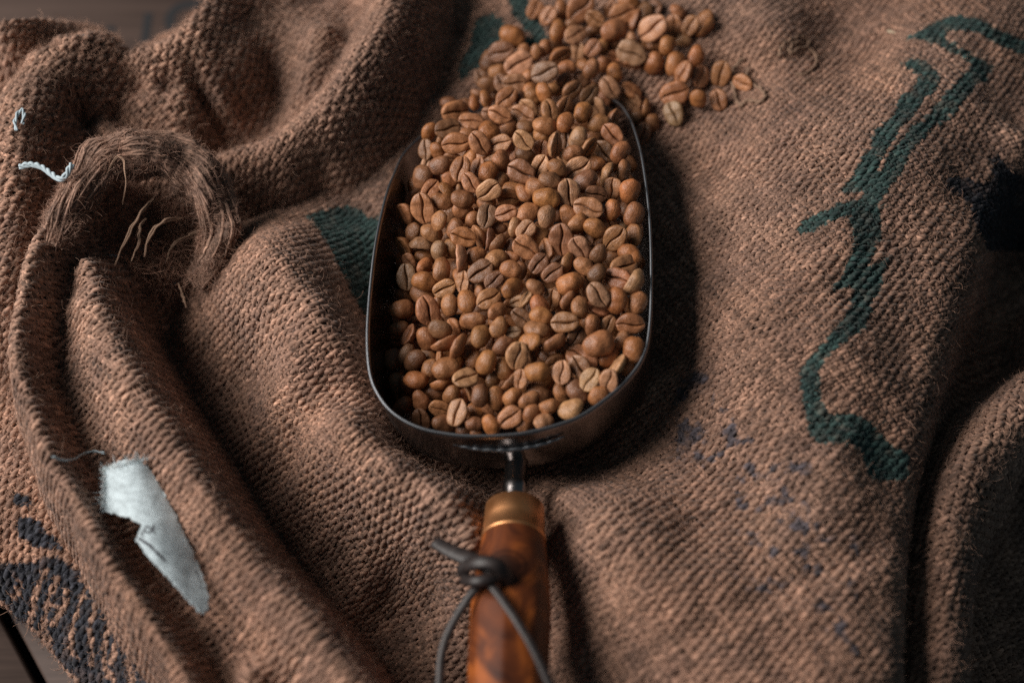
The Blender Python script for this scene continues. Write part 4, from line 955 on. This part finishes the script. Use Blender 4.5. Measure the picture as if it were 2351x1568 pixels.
# ------------------------------------------------------------------ white cotton label
def label():
    poly = [(241,1078),(275,1056),(322,1056),(350,1080),(378,1130),(408,1190),(440,1262),(468,1325),(479,1370),(477,1404),(462,1412),(438,1388),(400,1345),(345,1285),(315,1240),(325,1205),(298,1190),(243,1175)]
    xs, ys = np.arange(235, 485, 2.0), np.arange(1050, 1420, 2.0)
    X, Y = np.meshgrid(xs, ys, indexing='ij')
    m = inpoly(X + 3 * vnoise(X, Y, 7, 3), Y + 3 * vnoise(X, Y, 5, 9), poly)
    H = CLOTHS[2]['H']
    # the label bridges the little valley beside the hem
    zz = np.zeros(X.shape)
    for i in range(0, len(xs)):
        for j in range(0, len(ys), 6):
            zz[i, j] = 0
    def zmodel(x, y):
        t = np.clip((y - 1060) / 350, 0, 1)
        return 32 + 4 * t + 5 * np.sin((x - 240 - 90 * t) / 130 * np.pi) + 1.2 * np.sin(y / 31.0) 
    Z = zmodel(X, Y) + 0.35 * vnoise(X, Y, 40, 4)
    P = np.array([at(a, b, c) for a, b, c in zip(X.ravel(), Y.ravel(), Z.ravel())])
    surf = H.z(P[:, 0], P[:, 1]) + 1.3
    Z2 = np.maximum(Z.ravel(), surf + 0.0)
    P = np.array([at(a, b, c) for a, b, c in zip(X.ravel(), Y.ravel(), Z2)])
    C = np.repeat([[0.60, 0.70, 0.74]], len(P), 0)
    st = 0.5 + .5 * vnoise(X, Y * .6, 18, 12).ravel(); C *= 1.0 * (1 - .22 * np.clip((st - .5) * 2, 0, 1)[:, None])
    ink = np.zeros(X.shape, bool)
    for L, wd in (([(322,1236),(345,1252),(378,1288)], 3.2), ([(326,1228),(338,1208)], 2.0), ([(326,1228),(333,1233)], 1.5), ([(335,1220),(342,1225)], 1.8), ([(338,1208),(346,1214)], 1.8), ([(344,1226),(354,1206)], 1.8), ([(350,1214),(362,1214)], 1.6), ([(350,1214),(356,1226)], 1.8), ([(448,1310),(462,1345)], 1.4), ([(452,1350),(470,1352)], 1.2)):
        ink |= segdist(X, Y, L) < wd
    C[ink.ravel()] = [.05, .05, .06]
    F = grid_faces(len(xs), len(ys)); mm = m.ravel(); F = F[mm[F].all(1)]
    used = np.zeros(len(P), bool); used[F.ravel()] = True; idx = np.cumsum(used) - 1
    UV = np.stack([X.ravel(), Y.ravel()], -1) * .16 * 3
    o = mesh_np("sewn_label", P[used], idx[F], uv=UV[used], col=C[used], mat=M['label'])
    s_ = o.modifiers.new("thickness", 'SOLIDIFY'); s_.thickness = 0.0005; s_.offset = -1
    o.parent = CLOTHS[2]['root']; o.location = -CLOTHS[2]['root'].location
    o["label"] = "white cotton label with a few dark marks, sewn beside the hem"
    # frayed threads along its torn left and top edge
    r = np.random.default_rng(4); n = 260; t = r.random(n)
    ex = np.where(t < .6, 243 + r.normal(0, 1, n), 243 + (t - .6) / .4 * 95); ey = np.where(t < .6, 1078 + t / .6 * 97, 1078 - (t - .6) / .4 * 20)
    P = np.array([at(a, b, zmodel(a, b) + .6) for a, b in zip(ex, ey)])
    N = np.repeat([[0, 0, 1.0]], n, 0); D = np.where((t < .6)[:, None], [[-1, .15, -.2]], [[-.3, 1, -.2]])
    hair(o, "frayed_threads", P, N, D, np.repeat([[.45, .54, .58]], n, 0), r, .8, rad=.09)
    bpy.context.view_layer.update()
    o.children[0].matrix_world = Matrix.Identity(4)
label()

# ------------------------------------------------------------------ threads, strings and chaff
def thread(name, pts, rad, mat, lab, cat, n=60, par=None, wob=.25, plies=2):
    P = catmull(pts, n); r = np.random.default_rng(int(abs(pts[0][0] * 10)) + 1)
    Vs, Qs, Us = [], [], []; o_ = 0
    L = np.r_[0, np.cumsum(np.linalg.norm(np.diff(P, axis=0), axis=1))]
    for q in range(plies):
        ph = L * .75 + q * 2 * np.pi / plies
        PP = P + rad * .55 * np.stack([np.cos(ph), np.sin(ph) * .5, np.sin(ph)], -1) + wob * .3 * np.stack([vnoise(L, L * 0 + q * 9, 3, 5), vnoise(L, L * 0 + q * 9, 3, 6), 0 * L], -1)
        V, Q, uv = tube(PP, rad * .62 * (1 + .15 * vnoise(L, L * 0, 2, 8)), 7); Vs.append(V); Qs.append(Q + o_); Us.append(uv); o_ += len(V)
    o = mesh_np(name, np.concatenate(Vs), np.concatenate(Qs), uv=np.concatenate(Us), mat=M[mat])
    tag(o, lab, cat)
    return o
def oc(L, lift=1.0, which=None): return [on_cloth(a, b, lift + (h if h else 0), which) for a, b, *hh in L for h in [hh[0] if hh else 0]]
thread("white_thread", [at(*q) for q in [(46,383,44),(70,378,45.5),(95,384,46),(118,400,46),(135,411,47),(150,405,49),(158,390,51),(165,378,52)]], 1.1, 'thread', "thick white thread with an upturned end, on the coarse burlap at left", "thread", plies=3)
thread("white_thread", oc([(38,300),(34,282),(40,262),(50,252),(55,262),(52,285)], 2.4), .7, 'thread', "short white stitch looping out of the hooked burlap fold", "thread")
thread("white_thread", oc([(252,586),(275,587),(292,577),(318,574),(345,574),(355,588),(370,602),(385,605),(398,618),(404,628)], 1.6), .42, 'thread', "long thin wavy white thread hanging below the frayed corner", "thread")
thread("white_thread", oc([(378,622),(385,640),(400,650),(414,645),(412,634)], 1.5), .42, 'thread', "small curled end of white thread lowest below the frayed corner", "thread")
thread("grey_thread", oc([(122,1048),(145,1056),(170,1053),(190,1042),(215,1036),(240,1040)], 3.6), .5, 'thread', "thin grey thread lying across the hem above the white label", "thread")
thread("brown_string", oc([(1702,245),(1690,232),(1684,205),(1680,175),(1690,150),(1706,135)], 2.2) , .8, 'string', "frayed brown string curving round the lone bean, its left side", "string")
thread("brown_string", oc([(1720,157),(1715,180),(1730,195),(1748,205),(1757,222),(1745,235),(1720,232),(1704,240)], 2.4), .8, 'string', "brown string snaking down from beside the lone coffee bean", "string")
thread("brown_string", oc([(1788,130),(1795,108),(1815,92),(1840,85),(1857,95),(1852,110),(1835,112),(1822,122),(1812,118),(1822,100),(1842,98)], 2.4), .75, 'string', "coiled loop of brown string on the dim upper burlap", "string")
thread("brown_string", oc([(1855,112),(1872,125),(1875,145),(1862,162),(1845,172),(1828,172)], 2.2), .7, 'string', "hooked end of brown string below the coiled loop", "string")
thread("brown_string", oc([(1842,188),(1862,184),(1885,176)], 1.2), .5, 'string', "short straight bit of brown string under the hooked one", "string", n=16)
V, Q, uv = tube(catmull(oc([(2036,70),(2045,73),(2056,76)], 1.2), 10), np.sin(np.linspace(.3, 2.8, 10)) * 1.0, 8, flat=.3)
tag(mesh_np("chaff_flake", V, Q, mat=M['chaff']), "tiny pale flake of bean husk near the top of the green line", "husk flake")

# ------------------------------------------------------------------ table of boards under everything
table = empty("plank_table", (0, 0, -80))
tag(table, "brown wooden table of wide boards showing past the sacks", "table")
p0 = at(20, 1430, -74); p1 = at(110, 1600, -74); dr = (p1 - p0)[:2]; dr /= np.linalg.norm(dr); nn = np.array([-dr[1], dr[0]])
pw = 235.0
for i in range(-3, 4):
    a = i * pw + 2.0; b = (i + 1) * pw - 2.0
    if nn @ (np.array([200., 200.]) - p0[:2]) < 0: pass
    c0 = p0[:2] + nn * a; c1 = p0[:2] + nn * b; e = 1.2; q = []
    for zz, ins in ((-94, 0), (-74 - e, 0), (-74, e)):
        for (cc, sg, o_) in ((c0, -1, 1), (c0, 1, 1), (c1, 1, -1), (c1, -1, -1)):
            pt = cc + dr * sg * 560 + nn * o_ * ins; q.append([pt[0], pt[1], zz])
    q = np.array(q); F = [[0, 3, 2, 1]]
    for l in (0, 4):
        for j in range(4): F.append([l + j, l + (j + 1) % 4, l + 4 + (j + 1) % 4, l + 4 + j])
    F.append([8, 9, 10, 11])
    mesh_np("board", q, np.array(F), smooth=False, mat=M['board'], parent=table)
q = np.array([[-600, -600, -100], [600, -600, -100], [600, 600, -100], [-600, 600, -100]], float)
mesh_np("underframe", np.vstack([q, q + [0, 0, 3]]), np.array([[3, 2, 1, 0], [4, 5, 6, 7], [0, 1, 5, 4], [1, 2, 6, 5], [2, 3, 7, 6], [3, 0, 4, 7]]), smooth=False, mat=M['stencil'], parent=table)
def glyph(ch, px, py, size, rot=0):
    cu = bpy.data.curves.new("stencil_character", 'FONT'); cu.body = ch; cu.size = size * MM; cu.align_x = 'CENTER'; cu.align_y = 'CENTER'; cu.offset = 0.0009
    tmp = bpy.data.objects.new("tmp", cu); COL.objects.link(tmp); bpy.context.view_layer.update()
    me = bpy.data.meshes.new_from_object(tmp); bpy.data.objects.remove(tmp); me.materials.clear(); me.materials.append(M['stencil']); me.name = "stencil_character"
    o = bpy.data.objects.new("stencil_character", me); COL.objects.link(o)
    p = at(px, py, -73.8); o.location = (p[0] * MM, p[1] * MM, (p[2] + 80) * MM); o.rotation_euler = (0, 0, rot)
    o.parent = table
glyph("1", 336, 68, 24); glyph("C", 425, 50, 30); glyph(".", 257, 45, 26)
